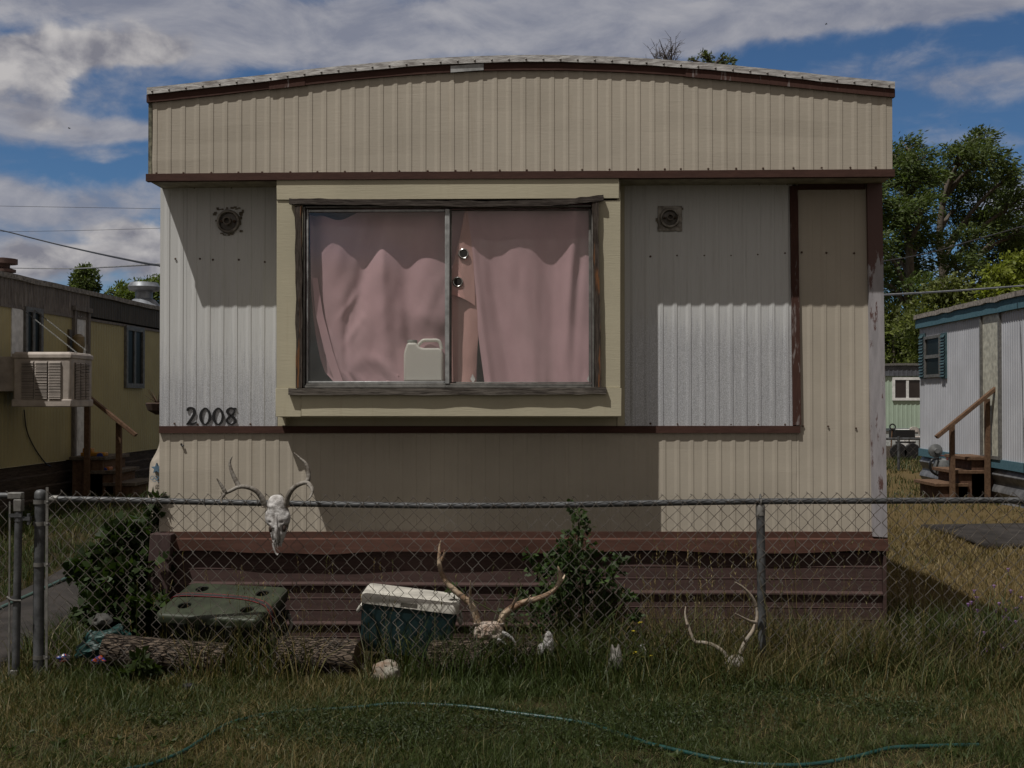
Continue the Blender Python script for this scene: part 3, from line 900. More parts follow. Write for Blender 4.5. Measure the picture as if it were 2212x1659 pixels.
def offL(u, v):
    d = -0.168
    ridge1 = 0.40 + 0.02 * v                     # a bright cone falling down and widening
    d -= 0.034 * g_(u, ridge1, 0.055 + 0.12 * v) * sstep(0.12, 0.4, v)
    d += 0.030 * g_(u, 0.40 - 0.24 * v, 0.040 + .02 * v) * (1 - sstep(0.50, .85, v))
    d -= 0.030 * g_(u, 0.13 + 0.05 * v, 0.085) * (1 - .4 * v)
    d -= 0.016 * g_(u, 0.42 + .01 * v, 0.022 + .03 * v) * sstep(0.10, .3, v)
    d += 0.022 * g_(u, 0.56 + 0.02 * v, 0.06)
    d -= 0.022 * g_(u, 0.66 + .05 * v, 0.06 + .05 * v) * sstep(0.15, .45, v)
    d += 0.016 * sstep(0.70, 0.95, u) * (1 - .3 * v)
    d += 0.020 * g_(u, 0.02, 0.035)
    w = v + 1.1 * (u - .25)                      # slanting cross wrinkles below the ridge
    d -= 0.009 * g_(w, 0.50, 0.030) * g_(u, 0.22, 0.06)
    d -= 0.008 * g_(w, 0.68, 0.035) * g_(u, 0.24, 0.07)
    d -= 0.010 * g_(v - .5 * (u - .3) ** 2 * 8, 0.86, 0.045) * g_(u, 0.32, 0.14)
    d += 0.012 * g_(u, 0.30 - .16 * v, 0.022) * sstep(.35, .7, v)
    d -= 0.010 * g_(u, 0.50 + .05 * v, 0.02 + .02 * v) * sstep(.45, .8, v)
    d += 0.030 * sstep(.5, .62, u) * sstep(.60, .80, v)
    d += 0.006 * mnoise.noise(Vector((u * 5, v * 4, 1))) + 0.0022 * mnoise.noise(Vector((u * 13 + v * 5, v * 6, 2))) + 0.0018 * mnoise.noise(Vector((u * 30 - v * 12, v * 13, 5))) * sstep(.25, .6, v)
    d -= 0.004 * abs(mnoise.noise(Vector((u * 9 + 4 * v, v * 4 - u * 5, 9)))) 
    return d
c1 = cloth([(0, 669), (.45, 672), (.62, 677), (.75, 684), (.86, 692), (.94, 702), (1, 722)], [(0, 1036), (.5, 1036), (.7, 1032), (1, 1030)], offL,
           lambda u: 452 + 24 * g_(u, 0.17, 0.11) + 10 * g_(u, 0.02, .05) - 4 * u, lambda u: 827 - 3 * g_(u, .1, .1))
solo_c = lambda nm, mb, m, lab, cat, loc, **k: solo(nm, mb, m, lab, cat, loc, **k)
def to_world(mb): mb.v = [HF.w(p.x, p.y, p.z) for p in mb.v]; return mb
def cth(lab, p): return thing('curtain', lab, 'curtain', HF.w(*H(*p, -0.17)), HF.rz, 'pink curtains in the picture window')
cl = cth('wide pink curtain bunched in drooping folds behind the left window pane', (850, 450))
def cpart(nm, mb, m, par, **k): return part(nm, to_world(mb), m, par, **k)
cpart('cloth', c1, PINK, cl, smooth=True)
# hem flips at the foot of it
hem = cloth([(0, 674), (.35, 682), (.7, 701), (1, 724)], [(0, 686), (.35, 698), (.7, 719), (1, 742)], lambda u, v: -0.204 - .006 * v + .016 * u, lambda u: 600, lambda u: 827, 8, 30)
cpart('hem', hem, PINK, cl, smooth=True)
hem = cloth([(0, 856), (1, 830)], [(0, 864), (1, 866)], lambda u, v: -0.205 - .012 * math.sin(3 * u), lambda u: 806 + 8 * u, lambda u: 826, 10, 8)
cpart('hem', hem, PINK, cl, smooth=True)
# grommet header hanging sideways between the panes
z7 = zm(1050, 420, 2.634)
cm_ = cth('narrow strip of pink curtain with two metal grommets hanging sideways between the panes', (1000, 560))
gt, gb = z7(240, 235), z7(200, 800)
flap = cloth([(0, z7(225, 235)[0]), (.35, z7(190, 430)[0]), (.7, z7(140, 620)[0]), (1, z7(136, 790)[0])],
             [(0, z7(262, 235)[0]), (.4, z7(272, 470)[0]), (.8, z7(287, 700)[0]), (1, z7(290, 860)[0])],
             lambda u, v: -0.196 - .006 * math.sin(u * 3 + 1) - 0.012 * v + 0.003 * mnoise.noise(Vector((u * 4, v * 5, 3))), lambda u: gt[1], lambda u: z7(0, 790)[1] + (z7(0, 860)[1] - z7(0, 790)[1]) * u ** 1.6, 14, 40)
cpart('cloth', flap, PINK_B, cm_, smooth=True)
for gx, gy in ((215, 525), (178, 707)):
    p = H(*z7(gx, gy), -0.214)
    cpart('grommet', MB().torus(p, 0.0265, 0.0055, 28, 8, Matrix.Rotation(R(90), 4, 'X')), mat('grommet_steel', (0.42, 0.40, 0.38), 0.25, 0.9, 0.1), cm_, smooth=True)
    cpart('grommet_hole', MB().lathe([(0.0225, 0), (0.0225, 0.002)], 24, Matrix.Translation(p + Vector((0, -0.001, 0))) @ Matrix.Rotation(R(90), 4, 'X')), DARK, cm_)
def offM(u, v): return -0.186 + .012 * math.sin(u * 5.2 + v * 1.5) + .006 * mnoise.noise(Vector((u * 3, v * 4, 8)))
mid = cloth([(0, 976), (1, 972)], [(0, 1036), (.45, 1033), (1, 1027)], offM, lambda u: 700 - 64, lambda u: 829, 20, 30)
cpart('lower_cloth', mid, PINK_B, cm_, smooth=True)
def offR(u, v):
    d = -0.178
    d -= 0.020 * g_(u, 0.03 + 0.02 * v, 0.04)
    d += 0.022 * g_(u, 0.12 + 0.12 * v, 0.03 + .05 * v) * sstep(.1, .5, v)
    d -= 0.016 * g_(u, 0.40 + 0.05 * v, 0.13)
    d += 0.016 * g_(u, 0.66 - .02 * v, 0.09)
    d -= 0.022 * g_(u, 0.86 - 0.08 * v, 0.05)
    d += 0.020 * g_(u, 0.93 - 0.15 * v, 0.035 + .02 * v) * sstep(.1, .4, v)
    d += 0.008 * mnoise.noise(Vector((u * 4, v * 2.5, 21))) + 0.003 * mnoise.noise(Vector((u * 14, v * 5, 22))) - 0.005 * abs(mnoise.noise(Vector((u * 7 - 3 * v, v * 2 + u * 3, 24))))
    return d
crt = cth('smooth pink curtain with a dark gap at its left edge behind the right window pane', (1140, 450))
c3 = cloth([(0, 1004), (.25, 1012), (.5, 1022), (.75, 1034), (1, 1047)], [(0, 1282), (1, 1280)], offR, lambda u: 440, lambda u: 830)
cpart('cloth', c3, PINK, crt, smooth=True)
for px, py, m_, rt in ((1021, 817, WHITE, cm_), (1273, 818, WHITE, crt)):
    p = H(px, py, -0.206)
    cpart('care_tag', MB().add([(p.x, p.y, p.z + .026), (p.x + .016, p.y, p.z - .008), (p.x + .002, p.y - .002, p.z - .028), (p.x - .014, p.y, p.z - .004)], [(0, 1, 2, 3)]), m_, rt, solid=0.0008)
# water jug
z6 = zm(660, 420, 2.634)
jp = lambda x, y, off: H(*z6(x, y), off)
jroot = thing('water_jug', 'white translucent plastic jug standing on the window ledge', 'jug', HF.w(*jp(990, 1345, -0.165)), HF.rz)
def m_jug():
    t = NT('milky_plastic')
    t.col((0.80, 0.80, 0.75)); t.set(0.35, 0, 0.4)
    tr = t.N.new('ShaderNodeBsdfTranslucent'); tr.inputs[0].default_value = (0.7, 0.68, 0.6, 1)
    ms = t.N.new('ShaderNodeMixShader'); ms.inputs[0].default_value = 0.35
    t.L.new(t.b.outputs[0], ms.inputs[1]); t.L.new(tr.outputs[0], ms.inputs[2]); t.L.new(ms.outputs[0], t.out.inputs[0])
    return t.m
JUG = m_jug()
outl = [(864, 1349), (864, 1175), (869, 1150), (880, 1118), (886, 1100), (944, 1100), (962, 1126), (985, 1134), (1085, 1134), (1104, 1142), (1114, 1172), (1116, 1349)]
poly = [(jp(x, y, -0.165).x, jp(x, y, -0.165).z) for x, y in outl]
cpart('body', MB().prism(poly, -0.221, -0.140), JUG, jroot, bevel=0.012, seg=3)
hp = catmull([jp(x, y, -0.18) for x, y in ((948, 1118), (968, 1096), (986, 1083), (1030, 1082), (1074, 1083), (1092, 1100), (1103, 1140))], 6)
cpart('handle', MB().tube(hp, 0.0105, 10), JUG, jroot, smooth=True)
c = jp(913, 1101, -0.18)
cpart('cap', MB().lathe([(.030, 0), (.030, .016), (.027, .019), (.001, .019)], 24, Matrix.Translation(c)), mat('grey_cap', (0.16, 0.17, 0.15), 0.5), jroot, smooth=True)
# ================================================================== chain link fence and gate
FY = 6.33
fence = thing('chain_link_fence', 'chain link fence with grey top rail in front of the beige mobile home', 'fence', (0.5, FY, 0))
def fx(px): return P(px, 860, FY).x
def fz_(py): return P(1106, py, FY).z
rail_px = [(118, 1078), (260, 1080.5), (400, 1083.5), (550, 1086.5), (700, 1089), (850, 1091.5), (950, 1092.5), (1100, 1092), (1250, 1090), (1450, 1086), (1650, 1083), (1900, 1082), (2212, 1081), (2700, 1083), (3000, 1083)]
rail_pts = [P(x, y, FY) for x, y in rail_px]
part('top_rail', MB().tube(catmull(rail_pts, 4), 0.0168, 12), GALV, fence, smooth=True)
RXS, RZS = [p.x for p in rail_pts], [p.z for p in rail_pts]
railz = lambda x: float(np.interp(x, RXS, RZS))
# corner (gate) post with its cap
px0 = fx(86)
post = MB().tube([(px0, FY, -0.15), (px0 - 0.001, FY, 0.5), (px0 + 0.006, FY, fz_(1074))], 0.0285, 16)
gp = part('corner_post', post, GALV, fence, smooth=True)
part('post_cap', MB().lathe([(.0315, 0), (.0315, .022), (.029, .034), (.020, .044), (.001, .048)], 18, Matrix.Translation((px0 + .006, FY, fz_(1076)))), GALV, gp, smooth=True)
for py in (1084, 1131, 1219, 1419):
    z = fz_(py)
    bm_ = MB().lathe([(.031, -.011), (.0335, -.011), (.0335, .011), (.031, .011)], 16, Matrix.Translation((px0 + .003, FY, z)), False)
    bm_.box(px0 + .030, px0 + .066, FY - .016, FY - .012, z - .010, z + .010)
    part('brace_band', bm_, ALU_DULL, fence, smooth=True)
    part('bolt', MB().lathe([(.008, 0), (.008, .006), (.004, .008)], 8, Matrix.Translation((px0 + .052, FY - .016, z)) @ Matrix.Rotation(R(90), 4, 'X')), ALU_DULL, fence)
part('rail_cup', MB().lathe([(.021, -.03), (.021, .02), (.010, .026)], 14, Matrix.Translation((fx(116), FY, railz(fx(116)))) @ Matrix.Rotation(R(-90), 4, 'Y')), ALU_DULL, fence, smooth=True)
tbx = fx(106)
part('tension_bar', MB().box(tbx - .007, tbx + .007, FY - .022, FY - .017, 0.02, fz_(1052)), ALU_DULL, fence)
# line posts
for px, m_ in ((1642, 1), (3120, 0)):
    x = fx(px)
    lp = part('line_post', MB().tube([(x + .012, FY + .004, -0.15), (x, FY + .003, fz_(1093))], 0.0235, 14), GALV, fence, smooth=True)
    z = railz(x)
    lc = MB().lathe([(.026, -.085), (.026, -.035), (.022, -.026), (.010, -.022)], 14, Matrix.Translation((x, FY + .003, z + .008)))
    part('loop_cap', lc, ALU_DULL, lp, smooth=True)
    part('cap_loop', MB().torus((x, FY, z), .0215, .005, 18, 8, Matrix.Rotation(R(90), 4, 'Y')).tube([(x, FY, z + .024), (x - .001, FY, z + .042)], [.008, .004], 8), ALU_DULL, lp, smooth=True)
# the woven wire
def chain_mesh(x0, x1, ztop, zbot, y, pitch=0.0400, rw=0.0019, barb=True, seed=0, tip=0.045):
    V, Fc = [], []
    n = int((x1 - x0) / pitch)
    rng = np.random.default_rng(seed)
    tilt = rng.uniform(-0.004, 0.004, n + 2)
    def seg(a, b, r=rw):
        a, b = Vector(a), Vector(b)
        t = (b - a).normalized(); u = t.cross(Vector((0, 1, 0)))
        if u.length < 1e-3: u = Vector((1, 0, 0))
        u.normalize(); w = t.cross(u)
        k = len(V)
        for p in (a, b):
            for i in range(4):
                an = math.pi / 2 * i + .78
                V.append(p + (u * math.cos(an) + w * math.sin(an)) * r)
        for i in range(4):
            j = (i + 1) % 4; Fc.append((k + i, k + j, k + 4 + j, k + 4 + i))
    def warp(x, z):
        dx = 0.010 * mnoise.noise(Vector((x * 1.5, z * 2.0, seed))) + 0.004 * mnoise.noise(Vector((x * 5, z * 6, seed + 3)))
        dz = 0.012 * mnoise.noise(Vector((x * 1.3, z * 2.0, seed + 9))) + 0.004 * mnoise.noise(Vector((x * 6, z * 5, seed + 6)))
        dy = 0.010 * mnoise.noise(Vector((x * 1.1, z * 1.4, seed + 5)))
        return Vector((x + dx, y + dy, z + dz))
    for i in range(n):
        xa = x0 + i * pitch; top = ztop(xa) if callable(ztop) else ztop
        m_ = int((top + tip - zbot) / pitch)
        pts = []
        for k in range(m_ + 1):
            z = top + tip - k * pitch
            x = xa + (pitch if (k + i) % 2 else 0) + (tilt[i] * k * .3)
            p = warp(x, z); p.y += 0.0022 * (1 if k % 2 else -1)
            pts.append(p)
        for a, b in zip(pts[:-1], pts[1:]): seg(a, b)
        if barb:
            d = (pts[0] - pts[1]).normalized()
            if (i) % 2: d.x *= -1
            if rng.random() < 0.8:
                seg(pts[0], pts[0] + Vector((d.x * .015, rng.uniform(-.006, .006), abs(d.z) * .012 * rng.uniform(-.3, 1.2))))
    mb = MB(); mb.v = V; mb.f = Fc
    return mb
part('wire_mesh', chain_mesh(tbx + .004, fx(3120), railz, 0.0, FY - 0.0215), WIRE, fence)
tie0 = None
for i in range(16):
    x = fx(330) + i * 0.29
    if tie0 is None:
        tie0 = part('wire_tie', MB().torus((0, 0, 0), .0195, .0016, 14, 5, Matrix.Rotation(R(82), 4, 'Y')), WIRE, fence, True); o = tie0
    else:
        o = tie0.copy(); COL.objects.link(o); o.parent = fence
    o.location = (x - 0.5, -.002, railz(x))
# the gate at the left, its latch side beside the corner post
GY = 6.27
gx = lambda px: P(px, 860, GY).x
gzz = lambda py: P(1106, py, GY).z
gate = thing('chain_link_gate', 'narrow chain link gate with square topped pipe frame at the left edge of the photo', 'gate', (gx(42), GY, 0))
xg0, xg1 = gx(42), gx(42) - 1.05
zt_, zb_ = gzz(1071), gzz(1476)
part('gate_stile', MB().tube([(xg0 - .014, GY, zb_), (xg0, GY, zt_ - .04)], 0.0205, 14), GALV, gate, smooth=True)
part('gate_stile', MB().tube([(xg1, GY, zb_), (xg1, GY, zt_)], 0.0205, 14), GALV, gate, smooth=True)
part('gate_rail', MB().tube([(xg1, GY, zt_), (xg0 - .03, GY, zt_)], 0.0175, 14), GALV, gate, smooth=True)
part('gate_rail', MB().tube([(xg1, GY, zb_), (xg0 - .04, GY, zb_)], 0.0175, 14), GALV, gate, smooth=True)
part('gate_corner', MB().box(xg0 - .055, xg0 + .022, GY - .022, GY + .022, zt_ - .017, zt_ + .019).box(xg0 - .022, xg0 + .0225, GY - .0225, GY + .0225, zt_ - .085, zt_ - .0175), ALU_DULL, gate, bevel=0.005)
part('gate_corner', MB().box(xg0 - .075, xg0 + .004, GY - .021, GY + .021, zb_ - .02, zb_ + .018).box(xg0 - .036, xg0 + .0045, GY - .0215, GY + .0215, zb_ + .0185, zb_ + .075), ALU_DULL, gate, bevel=0.005)
part('wire_mesh', chain_mesh(xg1 + .03, xg0 - .03, zt_ - .03, zb_, GY - .004, tip=0.05, seed=4), WIRE, gate)
part('tension_bar', MB().box(xg0 - .047, xg0 - .038, GY - .018, GY - .012, zb_ + .02, zt_ - .03), ALU_DULL, gate)
hz1 = gzz(1113)
part('hinge', MB().box(xg0 - .045, xg0 + .025, GY - .026, GY - .021, hz1 - .008, hz1 + .010).lathe([(.024, -.012), (.024, .012)], 14, Matrix.Translation((xg0, GY, hz1 - .02)), False)
     .box(xg0 + .022, xg0 + .062, GY - .008, GY + .02, hz1 - .028, hz1 - .010).tube([(xg0 + .052, GY + .004, hz1 - .052), (xg0 + .052, GY + .004, hz1 + .008)], .009, 10), GALV, gate)
hz2 = gzz(1297)
part('mesh_band', MB().tube(catmull([(xg0 - .055, GY - .018, hz2 + .022), (xg0 - .02, GY - .026, hz2 + .004), (xg0 + .018, GY - .012, hz2)], 4), .006, 8), ALU_DULL, gate, smooth=True)

# ================================================================== skulls and antlers
z4 = zm(350, 1050, 4.022)
z5 = zm(650, 1250, 2.765)
z9 = zm(1400, 1200, 3.016)
def antler(pts, Y, conv, r0, r1, dy=(0, 0), n=5):
    """pixel path -> tapered curved tube; dy = depth change from base to tip"""
    m_ = len(pts)
    w = []
    for i, (x, y) in enumerate(pts):
        t = i / (m_ - 1)
        w.append(P(*conv(x, y), Y + dy[0] + (dy[1] - dy[0]) * t))
    c = catmull(w, n)
    k = len(c)
    rr = [r0 + (r1 - r0) * (i / (k - 1)) ** 1.3 + 0.0006 * math.sin(i * 2.1) for i in range(k)]
    return MB().tube(c, rr, 9)
def skull_mesh(secs, Y, conv, nseg=48, push=()):
    """cross sections across the face: (y, xl, xr, bulge towards the viewer, thickness behind)"""
    rows = []
    ys = [s[0] for s in secs]
    for y in np.linspace(ys[0], ys[-1], 60):
        a, b, bu, th = (np.interp(y, ys, [s[k] for s in secs]) for k in (1, 2, 3, 4))
        L, Rr = P(*conv(a, y), Y), P(*conv(b, y), Y)
        c, hw = (L + Rr) / 2, (Rr - L).length / 2
        r = []
        for i in range(nseg):
            t = 2 * math.pi * i / nseg
            sx, sy = math.cos(t), math.sin(t)
            d = -bu * sy if sy > 0 else -th * sy
            p = c + Vector((hw * math.copysign(abs(sx) ** .8, sx), d, 0))
            r.append(p)
        rows.append(r)
    for (qx, qy, rad, dep) in push:       # sockets and hollows pressed into the bone
        q = P(*conv(qx, qy), Y); 
        for r in rows:
            for p in r:
                if p.y < Y + 0.01:
                    d2 = ((p.x - q.x) / rad) ** 2 + ((p.z - q.z) / (rad * 1.15)) ** 2
                    if d2 < 4: p.y += dep * math.exp(-d2 * 1.4)
    for r in rows:
        for p in r:
            p.y += 0.004 * mnoise.noise(p * 45); p.x += .002 * mnoise.noise(p * 60 + Vector((3, 0, 0)))
    return MB().loft(rows)
SY = FY - 0.075
c0 = P(*z4(1315, 850), SY)
ds = thing('deer_skull', 'white deer skull with grey antlers hung on the fence top rail', 'skull', c0, 0, 'antlered skulls along the fence')
secs = [(634, 1290, 1335, .006, .010), (652, 1248, 1368, .022, .03), (690, 1225, 1385, .036, .045), (740, 1212, 1398, .042, .05), (790, 1206, 1425, .044, .05), (830, 1196, 1440, .044, .045), (862, 1193, 1446, .046, .04),
        (905, 1205, 1440, .048, .035), (950, 1232, 1418, .050, .03), (1000, 1246, 1406, .048, .03), (1050, 1257, 1392, .042, .028), (1090, 1268, 1372, .036, .024), (1118, 1280, 1362, .028, .018), (1135, 1300, 1352, .014, .010)]
part('cranium', skull_mesh(secs, SY, z4, push=((1240, 960, .014, .050), (1400, 955, .014, .050), (1250, 990, .010, .03), (1392, 988, .010, .03), (1322, 1100, .014, .035), (1212, 770, .014, .022), (1424, 775, .014, .022), (1322, 800, .008, .006)) + tuple((x, y, .0055, .016) for y in range(965, 1085, 18) for x in (1288, 1347)) + tuple((x, 900, .007, .010) for x in (1262, 1372))), BONE, ds, smooth=True, sub=1)
DKB = mat('bone_hollow_shade', (0.05, 0.035, 0.028), 0.9)  # dark inserts stand in for the shade inside the skull hollows
for qx, qy in ((1249, 968), (1383, 962)):
    p = P(*z4(qx, qy), SY - 0.030)
    part('eye_socket_shade', MB().lathe([(.001, -.006), (.009, -.005), (.012, 0), (.008, .008), (.001, .01)], 14, Matrix.Translation(p) @ Matrix.Rotation(R(90), 4, 'X') @ Matrix.Diagonal((.9, 1.7, 1, 1))), DKB, ds, smooth=True)
for i, qx in enumerate((1285, 1303, 1320, 1337, 1352)):
    part('tooth', MB().tube([P(*z4(qx, 1108), SY - .022), P(*z4(qx + 2, 1140 + (i * 7 % 3) * 6), SY - .018)], [.005, .003], 6), BONE, ds, smooth=True)
part('nasal_cavity_shade', MB().lathe([(.001, -.004), (.010, 0), (.001, .004)], 14, Matrix.Translation(P(*z4(1322, 1108), SY - .020)) @ Matrix.Rotation(R(90), 4, 'X') @ Matrix.Diagonal((1.1, 1.3, 1, 1))), DKB, ds, smooth=True)
part('nose_bone', antler([(1272, 1110), (1280, 1150), (1290, 1185), (1303, 1212), (1318, 1226), (1322, 1212)], SY - .02, z4, .0065, .003), BONE, ds, smooth=True)
for sx, sy in ((1330, 1010), (1318, 1050)):
    pass
part('nasal_ridge', MB().tube(catmull([P(*z4(x, y), SY - d) for x, y, d in ((1308, 820, .043), (1306, 900, .048), (1308, 980, .052), (1312, 1060, .046), (1316, 1105, .036))], 4), lerp_list([.004, .006, .008, .0075, .005], 17), 10), BONE, ds, smooth=True)
def add_antler(root, m_, main, tines, Y, conv, r0=.0125, dy=(0, 0)):
    a = part('antler', antler(main, Y, conv, r0 * 1.12, r0 * .55, dy), m_, root, smooth=True, sub=1)
    for pts, ra, d in tines:
        part('tine', antler(pts, Y, conv, ra * 1.2, .0028, d), m_, a, smooth=True, sub=1)
def burr(root, p, r, m_):
    mb = MB()
    for i in range(9):
        a = i / 9 * 2 * math.pi
        mb.lathe([(.001, -.005), (.006, -.003), (.006, .003), (.001, .005)], 6, Matrix.Translation(p + Vector((math.cos(a) * r, math.sin(a) * r, .002 * math.sin(i * 3)))))
    return mb
for qx, qy in ((1193, 748), (1402, 748)):
    q = P(*z4(qx, qy), SY + .004)
    part('antler_burr', MB().torus(q, .0145, .0065, 16, 8).xf(Matrix.Identity(4)), BONE_OLD, ds, smooth=True)
add_antler(ds, ANTLER_G, [(1196, 752), (1180, 705), (1152, 650), (1110, 600), (1050, 568), (985, 555), (925, 562), (870, 590), (815, 616), (798, 622)],
           [([(945, 566), (915, 510), (885, 450), (862, 390), (848, 330), (858, 285), (876, 258)], .0125, (-.045, -.03)),
            ([(806, 618), (785, 575), (760, 535), (738, 500), (718, 474)], .0105, (-.075, -.09)),
            ([(802, 618), (786, 645), (768, 672), (765, 700), (772, 719)], .009, (-.075, -.11))], SY, z4, .0150, (0, -.075))
add_antler(ds, ANTLER_G, [(1400, 752), (1406, 700), (1425, 640), (1455, 590), (1498, 550), (1550, 525), (1605, 515), (1640, 540), (1660, 580), (1662, 615)],
           [([(1600, 520), (1622, 470), (1620, 410), (1605, 350), (1585, 315), (1548, 285), (1510, 250), (1478, 221)], .0120, (-.05, -.03)),
            ([(1612, 530), (1645, 560), (1658, 600), (1648, 640), (1625, 675), (1580, 705)], .0085, (-.065, -.12))], SY, z4, .0150, (0, -.085))
# second skull, on the log: brown antlers, seen from behind the crown
S2 = 6.46
c0 = P(*z5(1500, 850), S2)
es = thing('deer_skull', 'stained skull with thick brown white-tipped antlers on a log beside the white lidded cooler', 'skull', c0, 0, 'antlered skulls along the fence')
secs = [(742, 1425, 1585, .012, .03), (765, 1412, 1598, .03, .05), (795, 1404, 1602, .04, .06), (820, 1396, 1604, .042, .06), (845, 1400, 1606, .036, .05), (860, 1430, 1590, .015, .02)]
part('cranium', skull_mesh(secs, S2, z5, push=((1440, 815, .014, .016), (1545, 818, .014, .016), (1500, 850, .012, .02))), BONE_OLD, es, smooth=True, sub=1)
part('jaw_bone', antler([(1590, 815), (1625, 828), (1655, 850), (1682, 886)], S2 - .02, z5, .012, .006), BONE, es, smooth=True)
part('jaw_bone', antler([(1560, 860), (1590, 872), (1618, 892)], S2 - .04, z5, .009, .005), BONE, es, smooth=True)
add_antler(es, ANTLER_B, [(1430, 760), (1412, 690), (1392, 640), (1365, 605), (1318, 568), (1268, 525), (1222, 480), (1188, 425), (1172, 370), (1168, 320), (1170, 270)],
           [([(1172, 300), (1168, 260), (1172, 220), (1181, 188)], .0085, (.02, .03)), ([(1180, 330), (1195, 300), (1204, 275), (1202, 256)], .009, (.02, 0)),
            ([(1380, 615), (1376, 560), (1380, 510), (1378, 462)], .0085, (-.02, -.09))], S2, z5, .0200, (0, .02))
add_antler(es, ANTLER_B, [(1580, 755), (1600, 700), (1640, 660), (1690, 632), (1750, 605), (1820, 588), (1880, 566), (1930, 538), (1962, 500), (1982, 460)],
           [([(1985, 470), (1985, 430), (1978, 395), (1968, 364)], .0125, (.03, .02)), ([(1955, 515), (1990, 470), (2010, 440), (2015, 420)], .009, (.03, .08)),
            ([(1655, 655), (1675, 605), (1690, 560), (1697, 518)], .0085, (-.02, -.09)), ([(1740, 612), (1765, 590), (1785, 562)], .006, (0, -.04))], S2, z5, .0200, (0, .03))
for qx in (1428, 1583):
    part('antler_burr', MB().torus(P(*z5(qx, 752), S2), .017, .007, 16, 8), BONE_OLD, es, smooth=True)
BONE_DULL = mat('dull_bone', (0.26, 0.245, 0.225), 0.85, 0, 0.45, 26, bump=0.7, bscale=90, c2=(0.11, 0.09, 0.075))
# third skull, in the grass beside the line post
S3 = 6.24
c0 = P(*z9(1190, 1280), S3)
ts = thing('deer_skull', 'half buried skull with thin pale antlers in the grass beside the fence line post', 'skull', c0, 0, 'antlered skulls along the fence')
secs = [(1208, 1165, 1240, .012, .03), (1225, 1140, 1250, .03, .05), (1250, 1120, 1256, .042, .06), (1280, 1112, 1255, .046, .06), (1310, 1125, 1235, .044, .05), (1345, 1140, 1215, .03, .04), (1375, 1150, 1200, .02, .03)]
part('cranium', skull_mesh(secs, S3, z9, push=((1130, 1300, .012, .02), (1240, 1300, .012, .02), (1170, 1330, .01, .015))), BONE_DULL, ts, smooth=True, sub=1)
add_antler(ts, ANTLER_W, [(1130, 1225), (1105, 1185), (1060, 1150), (1010, 1125), (950, 1112), (895, 1105), (870, 1060), (850, 1000), (832, 950)],
           [([(840, 985), (828, 940), (822, 890), (828, 845)], .0065, (.01, .04))], S3, z9, .0125, (0, .02))
add_antler(ts, ANTLER_W, [(1225, 1200), (1250, 1140), (1280, 1085), (1315, 1035), (1338, 985), (1352, 930), (1350, 870), (1335, 815)],
           [([(1345, 850), (1322, 790), (1280, 735), (1235, 695), (1185, 665)], .0095, (.03, -.02)), ([(1345, 965), (1300, 955), (1250, 930), (1188, 896)], .0085, (0, -.10)),
            ([(1262, 1110), (1256, 1085), (1252, 1062)], .005, (0, -.02))], S3, z9, .0125, (0, .03))
BONE_GREY = mat('grey_bone', (0.20, 0.19, 0.175), 0.85, 0, 0.5, 20, (1, 1, .4), 0.7, 70, c2=(0.06, 0.05, 0.04))
# loose bleached bones
def bone_chunk(pts, Y, conv, thick, seed):
    w = [P(*conv(x, y), Y) for x, y in pts]
    c = sum(w, Vector()) / len(w)
    mb = MB()
    secs = []
    for d, s in ((-thick, .35), (-thick * .7, .85), (0, 1.0), (thick * .7, .8), (thick, .3)):
        secs.append([c + (p - c) * s + Vector((0, d + .008 * mnoise.noise(p * 30 + Vector((seed, d * 40, 0))), 0)) for p in catmull(w + w[:1], 3)[:-1]])
    return mb.loft(secs)
for nm, lab, pts, Y, cv, th in (
    ('bone_fragment', 'white forked bone fragment leaning on the small log end', [(1830, 965), (1826, 905), (1866, 875), (1884, 815), (1905, 795), (1930, 820), (1945, 870), (1940, 945), (1915, 950), (1896, 905), (1870, 950), (1845, 975)], 6.36, z5, .026),
    ('bone_fragment', 'upright grey bone fragment standing in grass left of the yellow flowers', [(240, 1340), (262, 1220), (272, 1160), (280, 1122), (292, 1128), (304, 1150), (322, 1140), (330, 1118), (342, 1130), (356, 1180), (368, 1250), (362, 1330), (300, 1350)], 6.26, z9, .022),
    ('bone_fragment', 'small curved white bone fragment just behind the yellow flowers', [(485, 1135), (510, 1115), (532, 1150), (545, 1205), (535, 1235), (515, 1190), (498, 1170)], 6.40, z9, .02)):
    cx = sum((P(*cv(x, y), Y) for x, y in pts), Vector()) / len(pts)
    solo(nm, bone_chunk(pts, Y, cv, th, len(pts)), BONE_GREY if 'grey' in lab else BONE, lab, 'bone', cx, 'loose bones in the grass', smooth=True, sub=1)

